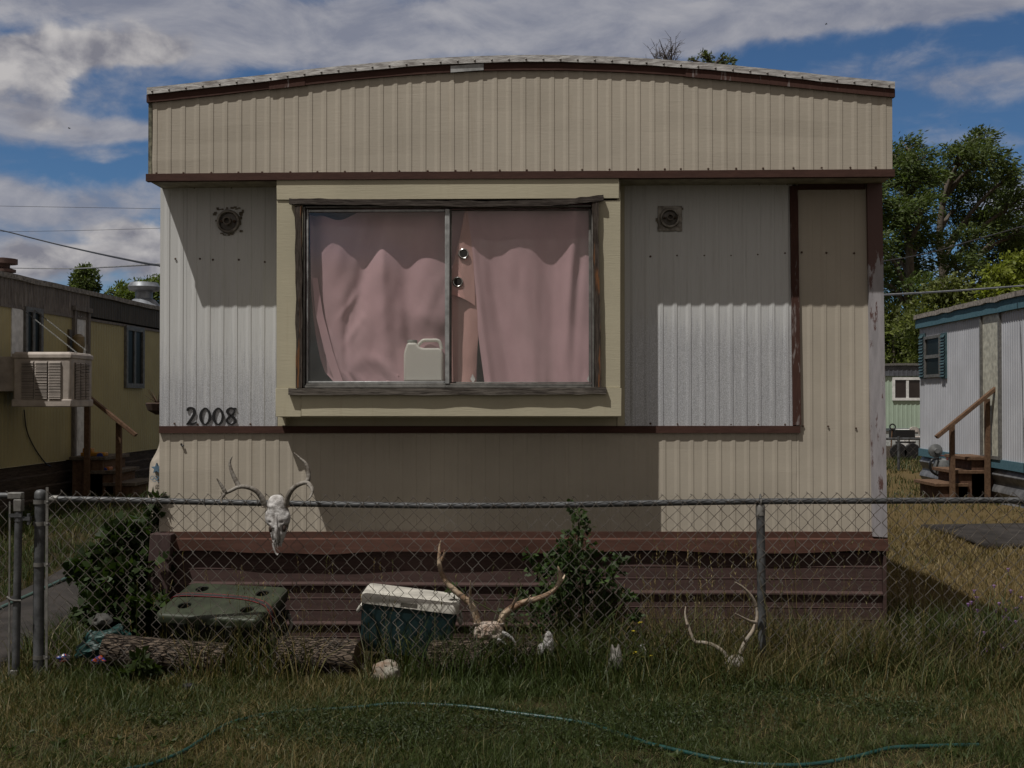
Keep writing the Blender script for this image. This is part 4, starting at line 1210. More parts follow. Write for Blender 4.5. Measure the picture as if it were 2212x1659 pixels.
# ================================================================== coolers, logs, rock, litter
def apply_cut(o, cutters):
    """cut recesses into o with temporary meshes, then drop them"""
    tmp = []
    for mb in cutters:
        c = part('cut', mb, DARK, None); tmp.append(c)
        if o.parent: c.matrix_world = rootm(o.parent)
        md = o.modifiers.new('cut', 'BOOLEAN'); md.object = c; md.operation = 'DIFFERENCE'; md.solver = 'EXACT'
    bpy.context.view_layer.update()
    dg = bpy.context.evaluated_depsgraph_get()
    me = bpy.data.meshes.new_from_object(o.evaluated_get(dg))
    o.modifiers.clear(); o.data = me
    for c in tmp: bpy.data.objects.remove(c)
def rbox(x0, x1, y0, y1, z0, z1, r=.04, n=5, top=0.0, taper=0.0):
    """box with rounded upright edges, optionally a rounded top edge and tapered foot"""
    def ring(z, inset):
        out = []
        for cx, cy, a0 in ((x1 - r, y1 - r, 0), (x0 + r, y1 - r, 90), (x0 + r, y0 + r, 180), (x1 - r, y0 + r, 270)):
            for k in range(n + 1):
                a = R(a0 + 90 * k / n)
                out.append(Vector((cx + (r - inset) * math.cos(a), cy + (r - inset) * math.sin(a), z)))
        return out
    secs = [ring(z0, taper), ring(z1 - top, 0)]
    if top:
        for k in range(1, 4):
            a = R(30 * k); secs.append(ring(z1 - top + top * math.sin(a), top * (1 - math.cos(a))))
    return MB().loft(secs)
# the big green ice chest, tipped forward
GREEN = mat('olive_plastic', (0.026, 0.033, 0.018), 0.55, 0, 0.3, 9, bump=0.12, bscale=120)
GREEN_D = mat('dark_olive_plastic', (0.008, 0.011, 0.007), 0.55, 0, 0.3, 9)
pa, pb = P(329, 1327, 6.64), P(556, 1340, 6.47)
org = (pa + pb) / 2
ic = thing('ice_chest', 'large olive green ice chest with four cup holders in its lid, behind a log', 'cooler', (org.x, 6.50, 0))
ux = (pb - pa).normalized()
wd = (pb - pa).length
back = P(506, 1261, 6.97) - org
back = back - ux * back.dot(ux)
uy = back.normalized()
uz = ux.cross(uy).normalized()
TM = Matrix(((ux.x, uy.x, uz.x, org.x), (ux.y, uy.y, uz.y, org.y), (ux.z, uy.z, uz.z, org.z), (0, 0, 0, 1)))
dp = (back).length
hw = wd / 2
TL = ROOTM[ic.name].inverted() @ TM
def icp(nm, mb, m_, **k): return part(nm, mb.xf(TL), m_, ic, local=True, **k)
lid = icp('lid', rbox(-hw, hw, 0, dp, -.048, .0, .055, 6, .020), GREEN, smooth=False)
cuts = []
for cx, cy in ((-hw * .60, dp * .30), (hw * .62, dp * .28), (-hw * .62, dp * .80), (hw * .60, dp * .76)):
    cuts.append(MB().lathe([(.041, -.05), (.041, .03)], 28, TL @ Matrix.Translation((cx, cy, 0))))
apply_cut(lid, cuts)
finish(lid, True)
for cx, cy in ((-hw * .60, dp * .30), (hw * .62, dp * .28), (-hw * .62, dp * .80), (hw * .60, dp * .76)):
    icp('cup_holder', MB().lathe([(.0405, -.002), (.038, -.003), (.037, -.048), (.001, -.049)], 28, Matrix.Translation((cx, cy, 0)), False), GREEN_D, smooth=True)
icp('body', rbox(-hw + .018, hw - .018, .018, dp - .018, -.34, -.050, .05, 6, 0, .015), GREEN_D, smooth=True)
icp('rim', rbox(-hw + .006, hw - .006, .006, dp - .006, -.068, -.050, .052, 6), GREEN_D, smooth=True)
for cy in (.10, dp - .10):
    icp('handle_mount', MB().box(hw - .010, hw + .014, cy - .025, cy + .025, -.16, -.11), GREEN_D, bevel=.006)
icp('handle', MB().tube(catmull([(hw + .018, .10, -.13), (hw + .028, .11, -.20), (hw + .030, dp / 2, -.225), (hw + .028, dp - .11, -.20), (hw + .018, dp - .10, -.13)], 6), .011, 8), mat('grey_plastic', (0.22, 0.22, 0.20), 0.5), smooth=True)
for cx in (-hw * .45, hw * .45):
    icp('latch', MB().box(cx - .022, cx + .022, -.014, .016, -.12, -.045), GREEN_D, bevel=.006)
# tie-down strap laid over the lid
st = thing('tie_down_strap', 'black and red tie-down strap lying across the green ice chest lid', 'strap', (org.x, 6.7, 0.3))
SM = ROOTM[st.name].inverted() @ TM
def strap(off, w, lift, m_, nm):
    path = catmull([(-hw - .016, dp * .52, -.14), (-hw - .014, dp * .535, -.03), (-hw + .03, dp * .56, .006), (-hw * .3, dp * .60, .004), (hw * .35, dp * .575, .004), (hw * .75, dp * .48, .005), (hw - .02, dp * .38, .005), (hw + .014, dp * .33, -.03), (hw + .020, dp * .30, -.12)], 6)
    mb = MB(); secs = []
    for i, p in enumerate(path):
        t = (path[min(i + 1, len(path) - 1)] - path[max(i - 1, 0)]).normalized()
        n = Vector((0, 1, 0)) if abs(t.z) < .5 else Vector((0, 1, 0))
        out = Vector((-t.z, 0, t.x)).normalized() if True else None
        if out.z < 0 and abs(t.x) > abs(t.z): out = -out
        if abs(t.z) >= abs(t.x): out = Vector((-1 if p.x < 0 else 1, 0, 0))
        a = p + n * (off - w / 2) + out * lift; b = p + n * (off + w / 2) + out * lift
        secs.append([a, b, b - out * .0016, a - out * .0016])
    return part(nm, mb.loft(secs).xf(SM), m_, st, local=True)
strap(0, .030, .002, mat('black_webbing', (0.016, 0.015, 0.017), 0.8), 'webbing')
REDW = mat('red_webbing', (0.16, 0.012, 0.014), 0.7)
strap(-.0172, .0042, .002, REDW, 'webbing_edge'); strap(.0172, .0042, .002, REDW, 'webbing_edge')
# the white lidded cooler, leaning on the logs
a, b, c = P(*z5(640, 612), 6.52), P(*z5(1288, 692), 6.52), P(*z5(612, 935), 6.52)
org = (a + b) / 2; ux = (b - a).normalized(); uy = Vector((0.05, 1, 0)).normalized(); uz = ux.cross(uy).normalized(); uy = uz.cross(ux)
TM = Matrix(((ux.x, uy.x, uz.x, org.x), (ux.y, uy.y, uz.y, org.y), (ux.z, uy.z, uz.z, org.z), (0, 0, 0, 1)))
wc = thing('ice_chest', 'dark teal cooler with a white lid, leaning on the logs beside the brown antlers', 'cooler', (org.x, 6.52, 0))
TL = ROOTM[wc.name].inverted() @ TM
hw = (b - a).length / 2; hh = (c - a).length; dp = .34
def wcp(nm, mb, m_, **k): return part(nm, mb.xf(TL), m_, wc, local=True, **k)
TEAL = mat('dark_teal_plastic', (0.007, 0.024, 0.027), 0.5, 0, 0.12, 8)
LIDW = mat('aged_white_plastic', (0.52, 0.50, 0.45), 0.5, 0, 0.25, 7)
wcp('body', rbox(-hw, hw, 0, dp, -hh, -.002, .035, 5, 0, .022), TEAL, smooth=True)
lid = wcp('lid', rbox(-hw - .006, hw + .006, -.008, dp + .008, 0, .058, .038, 5, .018), LIDW)
apply_cut(lid, [MB().box(hw * -.18, hw * .17, -.05, .018, .004, .030).xf(TL)])
finish(lid, True)
for s in (-1, 1):
    wcp('handle', MB().tube(catmull([(s * (hw + .006), .07, -.03), (s * (hw + .022), .09, -.065), (s * (hw + .024), dp / 2, -.075), (s * (hw + .022), dp - .09, -.065), (s * (hw + .006), dp - .07, -.03)], 5), .010, 8), LIDW, smooth=True)
# logs
def m_bark():
    t = NT('log_bark')
    f = t.noise(26, .45, 1, 1, 8, .7, .8); v = t.N.new('ShaderNodeTexVoronoi'); v.feature = 'DISTANCE_TO_EDGE'; v.inputs['Scale'].default_value = 62
    mp = t.N.new('ShaderNodeMapping'); mp.inputs['Scale'].default_value = (.17, 1, 1); wv = t.N.new('ShaderNodeTexNoise'); wv.inputs['Scale'].default_value = 18; wm = t.N.new('ShaderNodeVectorMath'); wm.operation = 'MULTIPLY_ADD'; t.L.new(t.tc, mp.inputs[0]); t.L.new(mp.outputs[0], wv.inputs['Vector']); t.L.new(wv.outputs['Color'], wm.inputs[0]); wm.inputs[1].default_value = (.05, .05, .05); t.L.new(mp.outputs[0], wm.inputs[2]); t.L.new(wm.outputs[0], v.inputs['Vector'])
    k = t.math('ADD', t.mr(v.outputs['Distance'], 0, .18), t.math('MULTIPLY', f, .8))
    t.col(t.mix(t.mr(k, .4, 1.5), (0.025, 0.018, 0.014), (0.12, 0.092, 0.070))); t.set(.9, 0, .2); t.bump(k, 1.0, .02)
    return t.m
BARK = m_bark()
ENDW = m_wood('log_end_grain', (0.05, 0.034, 0.022), (0.12, 0.085, 0.055), (1, 1, 1), 20)
def log(lab, A, B, Ya, Yb, r, seed):
    a, b = P(*A, Ya), P(*B, Yb)
    root = thing('log', lab, 'log', (a + b) / 2, 0, 'logs lying along the fence')
    n = 26; d = (b - a); pts = []; mb = MB(); secs = []
    u = d.normalized().cross(Vector((0, 0, 1))).normalized(); w = u.cross(d.normalized())
    for i in range(n + 1):
        p = a + d * i / n; s = []
        for k in range(30):
            an = 2 * math.pi * k / 30
            rr = r * (1 + .10 * mnoise.noise(Vector((i * .16 + seed, math.cos(an) * 1.2, math.sin(an) * 1.2))) + .05 * mnoise.noise(Vector((i * .5, math.cos(an) * 5, math.sin(an) * 5 + seed))))
            s.append(p + (u * math.cos(an) + w * math.sin(an)) * rr)
        secs.append(s)
    part('bark', mb.loft(secs, False), BARK, root, smooth=True)
    for s in (secs[0], secs[-1]):
        cen = sum(s, Vector()) / len(s); e = MB(); b_ = [cen]
        ins = [cen + (p - cen) * .93 for p in s]
        e.add([cen] + ins, [(0, i + 1, (i + 1) % 30 + 1) for i in range(30)])
        part('cut_end', e, ENDW, root, solid=.012)
    return root
log('log with grey ridged bark in front of the green ice chest', (228, 1403), (490, 1425), 6.44, 6.40, .088, 1)
log('log with a sawn end showing, between the two coolers', (606, 1411), (776, 1420), 6.46, 6.36, .094, 5)
log('dark mossy log under the skull with brown antlers', (935, 1418), (1060, 1420), 6.50, 6.40, .090, 9)
log('short reddish log end lying right of the brown antlered skull', (1065, 1408), (1172, 1403), 6.55, 6.42, .045, 13)
def lump(c, rx, ry, rz, seed, amp=.25, fr=1.6, sub=3):
    import bmesh
    bm = bmesh.new(); bmesh.ops.create_icosphere(bm, subdivisions=sub, radius=1)
    mb = MB()
    for v in bm.verts:
        q = v.co; k = 1 + amp * mnoise.noise(q * fr + Vector((seed, 0, 0))) + amp * .45 * mnoise.noise(q * fr * 3 + Vector((0, seed, 0)))
        mb.v.append(Vector((c[0] + q.x * rx * k, c[1] + q.y * ry * k, c[2] + q.z * rz * k)))
    bm.verts.ensure_lookup_table(); mb.f = [tuple(v.index for v in f.verts) for f in bm.faces]
    bm.free()
    return mb
c = P(832, 1452, 6.24)
solo('rock', lump(c, .085, .06, .062, 3, .3), mat('pale_rock', (0.25, 0.24, 0.205), 0.85, 0, .45, 13, bump=.6, bscale=30, c2=(0.13, 0.075, 0.045)), 'pale rock with a rusty brown side in the grass under the teal cooler', 'rock', c, smooth=True)
c = P(222, 1340, 6.75)
solo('rock', lump(c, .056, .05, .038, 8, .45), mat('grey_rock', (0.055, 0.054, 0.050), 0.85, 0, .35, 13, bump=.6, bscale=30), 'grey rock behind the teal tarp at the edge of the path', 'rock', c, smooth=True)
def crumple(c, rx, ry, rz, seed, amp=.5):
    mb = lump(c, rx, ry, rz, seed, amp, 1.5, 4)
    for p in mb.v:
        p.z += .03 * rz / .1 * abs(mnoise.noise(p * 22 + Vector((0, 0, seed)))); p.y += .02 * mnoise.noise(p * 26)
        if p.z < -.005: p.z = -.005
    return mb
c = P(222, 1392, 6.50)
tm = crumple(c, .155, .09, .075, 12, .45)
tm2 = MB(); tm2.v = tm.v; tm2.f = tm.f
for p in tm2.v: p.z += .22 * (p.x - c.x)
solo('tarp', tm2, mat('teal_tarp', (0.004, 0.040, 0.036), 0.55, 0, .35, 14, bump=.4, bscale=40), 'crumpled teal plastic tarp lying beside the leftmost log', 'tarp', c, smooth=True)
def wrapper(px, py, Y, rx, ry, lab, cols, seed):
    c = P(px, py, Y); c.z = max(c.z, .02)
    t = NT('wrapper_print_%d' % seed)
    n = t.noise(22, 1, 1, 1, 2, .4, .5); r = t.N.new('ShaderNodeValToRGB'); r.color_ramp.interpolation = 'CONSTANT'
    e = r.color_ramp.elements; e[0].color = (*cols[0], 1); e[1].color = (*cols[1], 1); e[1].position = .45
    k = e.new(.55); k.color = (*cols[2], 1); k = e.new(.64); k.color = (*cols[3], 1)
    t.L.new(n, r.inputs[0]); t.col(r.outputs[0]); t.set(.3)
    solo('wrapper', crumple(c, rx, .025, ry, seed, .4), t.m, lab, 'litter', c, 'bright wrappers by the tarp', smooth=True)
wrapper(138, 1421, 6.36, .034, .018, 'orange, white and blue wrapper lying left of the teal tarp', ((.3, .3, .3), (.04, .07, .25), (.36, .07, .02), (.3, .28, .27)), 31)
wrapper(214, 1426, 6.34, .034, .017, 'blue and orange wrapper lying at the left end of the ridged log', ((.02, .04, .22), (.30, .06, .02), (.02, .06, .25), (.30, .06, .02)), 37)
c = P(409, 1484, 6.08)
cn = lump((c.x, c.y, max(c.z, .02)), .037, .03, .022, 17, .3)
solo('crushed_cup', cn, mat('black_litter', (0.014, 0.014, 0.016), 0.22, 0, .3, 20), 'small shiny black piece of litter in the grass below the ridged log', 'litter', c, smooth=False)
# hoses
def hose(pts, r, lab, m_, z=.022, name='garden_hose'):
    w = [G(x, y, z) for x, y in pts]
    for p in w: p.z = float(gz(p.x, p.y)) + z - .004
    solo(name, MB().tube(catmull(w, 8), r, 10), m_, lab, 'hose', w[len(w) // 2], smooth=True)
hose([(215, 1680), (260, 1660), (330, 1641), (400, 1613), (440, 1591), (500, 1562), (590, 1543), (680, 1534), (760, 1530), (850, 1525), (950, 1528), (1030, 1530), (1100, 1536), (1200, 1546), (1270, 1558), (1330, 1576), (1400, 1601), (1470, 1621), (1560, 1643), (1650, 1653), (1750, 1651), (1850, 1638), (1920, 1623), (2000, 1616), (2115, 1606)],
     .0095, 'teal garden hose looping through the grass in the foreground', mat('teal_hose', (0.006, 0.042, 0.038), 0.42, 0, .2, 30), .028)
# ================================================================== neighbours
def ribbed_wall(fr, x0, x1, z0, z1, period=.10, h=.006, off=0.0):
    zz0 = z0 if callable(z0) else (lambda x: z0)
    zz1 = z1 if callable(z1) else (lambda x: z1)
    return ribs(x0, x1, zz0, zz1, off, period, h)
# ------------------------------------------------------------------ left: yellow trailer
LF = Frame((-1106 / F * 13.3, 13.3), R(90) - math.atan(0.040))
LH = LF.H
yt = thing('mobile_home', 'yellow ribbed mobile home with grey roof band and white door, standing at the left', 'mobile home', LF.O, LF.rz)
YEL = m_siding('yellow_siding', (0.36, 0.315, 0.165), (.28, .24, .2))
GREYB = m_wood('grey_weathered_band', (0.085, 0.075, 0.068), (0.20, 0.18, 0.165), (4, 2, .5), 4, (0.30, 0.275, 0.25), .2, (.6, .72))
DKBAND = mat('dark_ribbed_band', (0.062, 0.055, 0.045), .7, 0, .3, 6, (4, 2, .4))
def lx(px, py=800): return LH(px, py).x
X0, X1 = -5.5, 14.0
zlo = lambda x: 0.74
zy1 = LH(0, 655).z; zy2 = LH(330, 711).z
ztop_l = LH(0, 590).z; ztop_l2 = LH(340, 665).z
lerp = lambda x, a, b: a + (b - a) * (x - 0) / (LH(340, 700).x)
yz = lambda x: lerp(x, zy1, zy2)
rz_ = lambda x: lerp(x, ztop_l, ztop_l2)
part('wall', ribbed_wall(LF, X0, X1, zlo, yz, .09), YEL, yt, True)
xd = lx(192, 700)
part('roof_band', ribbed_wall(LF, X0, xd, yz, lambda x: rz_(x) - .03, .085, .008, -.012), GREYB, yt, True)
part('roof_band', ribbed_wall(LF, xd, X1, lambda x: yz(x) + .03, lambda x: rz_(x) - .05, .085, .008, -.004), DKBAND, yt, True)
def lbar(x0, x1, zf, h, y0, y1, n=20, wob=.006):
    return band(x0, x1, zf, h, y0, y1, n, wob, 5)
part('roof_edge', lbar(X0, X1, lambda x: rz_(x) + .02, .06, -.05, .03, 40, .02), m_wood('grey_roof_edge', (0.10, 0.09, 0.08), (0.30, 0.28, 0.25), (1, 1, 1), 6), yt, True)
part('band_trim', lbar(X0, X1, yz, .035, -.022, .0, 30, .006), GREYB, yt, True)
part('roof', MB().hexa([(X0, .031, 2.9), (X1, .031, 2.9), (X1, 3.6, 2.9), (X0, 3.6, 2.9), (X0, .031, rz_(X0) + .02), (X1, .031, rz_(X1) + .02), (X1, 3.6, rz_(X1) + .02), (X0, 3.6, rz_(X0) + .02)]), GREYB, yt, True)
part('end_wall', MB().box(X0 + .001, X0 + .03, .012, 3.58, zlo(0), 2.895), YEL, yt, True)
part('end_wall', MB().box(X1 - .03, X1 - .001, .012, 3.58, zlo(0), 2.895), YEL, yt, True)
part('rear_wall', MB().box(X0 + .031, X1 - .031, 3.55, 3.58, zlo(0), 2.895), YEL, yt, True)
skm = MB(); zsk = [.73, .60, .58, .45, .43, .30, .28, .15, -.1]
rows = [[(X0 + (X1 - X0) * i / 30, .03 + .02 * (j % 2) + .01 * mnoise.noise(Vector((i * .6, j, 0))), z) for i in range(31)] for j, z in enumerate(zsk)]
part('skirting', skm.grid(rows), m_wood('dark_board_skirting', (0.03, 0.022, 0.017), (0.085, 0.065, 0.052), (.4, 1, 4), 5), yt, True)
def panel(fr, a, b, y0, y1, m_, par, nm, **k):
    A, B = fr.H(*a), fr.H(*b)
    return part(nm, MB().box(min(A.x, B.x), max(A.x, B.x), y0, y1, min(A.z, B.z), max(A.z, B.z)), m_, par, True, **k)
def rect_frame(fr, a, b, w, y0, y1, m_, par, nm):
    A, B = fr.H(*a), fr.H(*b)
    x0, x1, z0, z1 = min(A.x, B.x), max(A.x, B.x), min(A.z, B.z), max(A.z, B.z)
    mb = MB().box(x0, x0 + w, y0, y1, z0, z1).box(x1 - w, x1, y0, y1, z0, z1).box(x0 + w, x1 - w, y0, y1, z0, z0 + w).box(x0 + w, x1 - w, y0, y1, z1 - w, z1)
    return part(nm, mb, m_, par, True)
# door
A, B = LH(152, 984), LH(187, 676)
dx0, dx1, dz0, dz1 = lx(154), lx(188), .78, LH(170, 668).z - .03
dr = part('door', MB().box(dx0 + .07, dx1 - .07, -.012, .02, dz0, dz1 - .06), WHITE, yt, True)
for zz in (dz0 + .2, dz0 + .8, dz0 + 1.35):
    part('door_panel', MB().box(dx0 + .18, dx1 - .18, -.018, -.012, zz, zz + .40), WHITE, dr, True, bevel=.004)
part('door_frame', MB().box(dx0, dx0 + .065, -.05, .02, dz0, dz1).box(dx1 - .065, dx1, -.05, .02, dz0, dz1).box(dx0 - .03, dx1 + .03, -.07, .02, dz1, dz1 + .06), GREYB, yt, True)
part('door_knob', MB().lathe([(.03, 0), (.03, .03), (.001, .05)], 10, Matrix.Translation((dx0 + .14, -.012, dz0 + .9)) @ Matrix.Rotation(R(90), 4, 'X')), ALU, dr, True)
def window(fr, a, b, par, lites=2, w=.05, frm=None, glass=None):
    f = rect_frame(fr, a, b, w, -.045, .01, frm or ALU_DULL, par, 'window')
    A, B = fr.H(*a), fr.H(*b); x0, x1 = min(A.x, B.x), max(A.x, B.x); z0, z1 = min(A.z, B.z), max(A.z, B.z)
    part('pane', MB().box(x0 + w, x1 - w, -.018, -.012, z0 + w, z1 - w), glass or GLASS_DARK, f, True)
    for k in range(1, lites):
        xm = x0 + (x1 - x0) * k / lites
        part('mullion', MB().box(xm - w * .5, xm + w * .5, -.036, -.019, z0 + w, z1 - w), frm or ALU_DULL, f, True)
    return f
window(LF, (267, 838), (307, 709), yt, 2, .07)
window(LF, (48, 800), (87, 668), yt, 2, .06)
panel(LF, (22, 800), (47, 664), -.02, .005, WHITE, yt, 'white_panel')
p1, p2 = LH(300, 651), LH(311, 650)
RV = mat('roof_vent_metal', (0.20, 0.215, 0.24), .5, .3)
q = LH(311, 648, .35); Mv = Matrix.Translation((q.x, .35, rz_(q.x) + .02))
part('roof_vent', MB().lathe([(.30, 0), (.18, .14), (.14, .16), (.14, .27), (.24, .29), (.26, .35), (.22, .42), (.03, .44)], 18, Mv), RV, yt, True, smooth=True)
q = LH(7, 585, .4); Mv = Matrix.Translation((q.x, .4, rz_(q.x)))
part('chimney', MB().lathe([(.09, 0), (.09, .10), (.15, .11), (.15, .14), (.08, .16), (.08, .2), (.17, .21), (.17, .27), (.02, .29)], 14, Mv), mat('rusty_flue', (0.10, 0.06, 0.05), .8), yt, True, smooth=True)
q = LH(149, 738)
wl = part('wall_lamp', MB().box(q.x - .05, q.x + .05, -.03, 0, q.z - .18, q.z + .16), mat('lamp_brass', (0.12, 0.09, 0.06), .5, .3), yt, True)
part('lamp_glass', MB().lathe([(.05, -.16), (.08, -.05), (.08, .06), (.03, .10)], 10, Matrix.Translation((q.x, -.13, q.z))), mat('amber_glass', (0.20, 0.15, 0.08), .3), wl, True, smooth=True)
part('cable', MB().tube(catmull([LH(x, y, -.02) for x, y in ((52, 885), (58, 930), (75, 968), (98, 1000), (110, 1008))], 5), .008, 6), BLACK, yt, True, smooth=True)
# evaporative cooler hung on the yellow wall
CY = 13.15
e0, e1 = P(28, 760, CY), P(152, 879, CY)
ev = thing('evaporative_cooler', 'beige louvred evaporative cooler box hung on the yellow trailer wall', 'air cooler', (e0.x, CY, 1.0))
EV = mat('beige_metal', (0.36, 0.315, 0.28), .55, 0, .2, 5)
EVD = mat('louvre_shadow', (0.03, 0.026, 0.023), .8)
ex0, ex1, ez0, ez1 = e0.x, e1.x, e1.z, e0.z
ey1 = CY + .68
part('housing', MB().box(ex0, ex1, CY, ey1, ez0, ez1), EV, ev, bevel=.025, seg=3)
part('top_lip', MB().box(ex0 - .012, ex1 + .012, CY - .012, ey1 + .012, ez1 - .075, ez1 - .02), EV, ev, bevel=.01)
part('base_pan', MB().box(ex0 - .012, ex1 + .012, CY - .012, ey1 + .012, ez0 + .0, ez0 + .085), EV, ev, bevel=.01)
part('duct', MB().box(ex0 - .40, ex0 - .001, CY + .1, ey1 - .1, ez0 + .18, ez1 - .05), EV, ev)
z2 = zm(0, 600, 2.764)
def louvre(xa, xb, za, zb, n, side=False):
    if not side:
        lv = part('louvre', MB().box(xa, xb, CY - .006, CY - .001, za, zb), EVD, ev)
        s = MB()
        for i in range(n):
            z = za + (zb - za) * (i + .5) / n
            s.add([(xa, CY - .006, z + .004), (xb, CY - .006, z + .004), (xb, CY - .022, z - .008), (xa, CY - .022, z - .008)], [(0, 1, 2, 3)])
    else:
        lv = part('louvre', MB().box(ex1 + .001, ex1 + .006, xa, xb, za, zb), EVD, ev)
        s = MB()
        for i in range(n):
            z = za + (zb - za) * (i + .5) / n
            s.add([(ex1 + .006, xa, z + .004), (ex1 + .006, xb, z + .004), (ex1 + .022, xb, z - .008), (ex1 + .022, xa, z - .008)], [(0, 1, 2, 3)])
    part('slats', s, EV, lv, solid=.003)
for a, b in ((147, 228), (238, 321), (330, 413)):
    A, B = P(*z2(a, 1032), CY), P(*z2(b, 780), CY); louvre(A.x, B.x, A.z, B.z, 24)
A, B = P(*z2(150, 1035), CY), P(*z2(150, 785), CY)
for k in range(3):
    louvre(CY + .12 + k * .16, CY + .12 + k * .16 + .13, A.z, B.z, 24, True)
CH = mat('chain_steel', (0.11, 0.11, 0.105), .5, .3)
for nm, a, b in (('', (48, 668), P(166, 762, CY + .1)), ('', (72, 668), P(186, 757, CY + .55))):
    A = LF.w(*LH(*a, -.02)); d = (b - A); mb = MB(); nlk = 58
    for i in range(nlk):
        c = A + d * (i + .5) / nlk
        rot = d.to_track_quat('X', 'Z').to_matrix().to_4x4() @ Matrix.Rotation(R(90 * (i % 2)), 4, 'X')
        mb.torus(c, .0080, .0024, 8, 4, rot @ Matrix.Diagonal((1.6, .8, 1, 1)))
    part('chain', mb, CH, ev)
# wooden steps with a rail, left
z2p = lambda x, y, Y: P(*z2(x, y), Y)
ls = thing('wooden_steps', 'brown wooden steps with a handrail at the yellow trailer door', 'steps', (-5.4, 15.3, .2))
SYN, SYF = 15.0, 15.95
def tread(x0, x1, z, par, Ya, Yb, m_=GREYWOOD):
    t = part('tread', MB().box(x0, x1, Ya, Yb, z - .045, z), m_, par, bevel=.006)
    part('riser', MB().box(x0 + (.03 if par == ls else .05), x1 - .05, Ya + .04, Yb - .04, 0.05, z - .046), OLDWOOD, par)
for a, b, zy in ((465, 712, 1425), (580, 782, 1518), (690, 912, 1600)):
    A, B = z2p(a, zy, SYN), z2p(b, zy, SYN)
    tread(A.x, B.x, A.z, ls, SYN, SYF)
for px, zy, Y in ((590, 1005, SYN - .05), (803, 1195, SYN - .05), (468, 1000, SYF + .05)):
    A = z2p(px, zy, Y)
    part('rail_post', MB().box(A.x - .032, A.x + .032, Y - .032, Y + .032, .1, A.z), OLDWOOD, ls)
part('handrail', MB().bar(z2p(578, 1002, SYN - .14), z2p(918, 1280, SYN - .14), .08, .045), OLDWOOD, ls, bevel=.006)
for px, py, lab, cc in ((625, 1408, 'yellow toy truck on the top step of the yellow trailer', (0.42, 0.20, .02)), (655, 1506, 'orange and blue toy on the middle step of the yellow trailer', (0.40, 0.13, .02))):
    c = z2p(px, py, SYN + .12); c.z -= .02
    t = thing('toy', lab, 'toy', c, 0)
    tb = MB().box(c.x - .16, c.x + .16, c.y, c.y + .14, c.z - .005, c.z + .045).box(c.x - .14, c.x - .02, c.y + .01, c.y + .13, c.z + .045, c.z + .10)
    part('body', tb, mat('toy_%d' % px, cc, .4), t, bevel=.01)
    part('wheels' if False else 'wheel', MB().lathe([(.04, -.01), (.04, .01)], 12, Matrix.Translation((c.x + .1, c.y - .012, c.z)) @ Matrix.Rotation(R(90), 4, 'X')), mat('toy_blue', (0.02, .04, .2), .5), t)
# dried plant in a hanging basket behind the corner of the beige home
c = P(341, 872, 10.5)
hb = thing('hanging_basket', 'dried up plant basket hanging at the left corner of the beige home', 'plant pot', c)
part('basket', MB().lathe([(.02, -.10), (.09, -.06), (.11, .0), (.10, .01)], 14, Matrix.Translation(c)), mat('basket', (0.05, .03, .022), .9), hb)
tw = MB()
for i in range(40):
    a = random.uniform(0, 6.28); l = random.uniform(.08, .17); e = random.uniform(.2, 1.3)
    tw.tube([c, c + Vector((math.cos(a) * l * .7, math.sin(a) * l * .7, l * math.sin(e)))], [.003, .001], 4)
part('dry_stems', tw, mat('dry_stem', (0.10, .06, .04), .9), hb)
part('hanger', MB().tube([c, c + Vector((0.06, -.02, .45)), Vector(HF.w(xl + .01, 3.5, c.z + .5))], .003, 5), BLACK, hb)
# feed sack at the corner of the beige home
c = P(337, 1060, 7.16)
sk = thing('sack', 'off white cloth sack with a pale blue star at the corner of the beige home', 'sack', (c.x, 7.2, .2))
zt, zb2 = P(337, 955, 7.16).z, .66
rows = []
for j in range(25):
    v = j / 24; z = zt + (zb2 - zt) * v
    w = .040 + .050 * sstep(0, .25, v) + .012 * v; t_ = .02 + .07 * sstep(0, .3, v) + .01 * v
    xc = P(346, 1060, 7.2).x + .034 - .012 * v
    r = []
    for k in range(26):
        a = 2 * math.pi * k / 26
        q = Vector((xc + w * math.cos(a) * (1 + .06 * mnoise.noise(Vector((v * 6, math.cos(a) * 2, math.sin(a) * 2)))), 7.20 + t_ * math.sin(a) + .012 * mnoise.noise(Vector((a, v * 9, 3))), z + .02 * math.sin(3 * a) * (1 - v) ** 4))
        r.append(q)
    rows.append(r)
part('cloth', MB().loft(rows), mat('sack_cloth', (0.34, .30, .25), .9, 0, .25, 7), sk, smooth=True)
BLUE = mat('faded_blue_print', (0.10, .17, .24), .8)
s = P(338, 1012, 7.085); stp = []
for i in range(10):
    a = R(90 + 36 * i); rr = .034 if i % 2 == 0 else .015
    stp.append((s.x + rr * math.cos(a), s.z + rr * math.sin(a)))
part('star_print', MB().prism(stp, s.y - .003, s.y + .02), BLUE, sk)
rg = MB()
for i, (ox, oz) in enumerate(((-.026, 0), (0, 0), (.026, 0), (-.013, -.012), (.013, -.012))):
    rg.torus((s.x + ox, s.y + .002, s.z - .058 + oz), .011, .0016, 16, 5, Matrix.Rotation(R(90), 4, 'X'))
part('ring_print', rg, BLUE, sk)
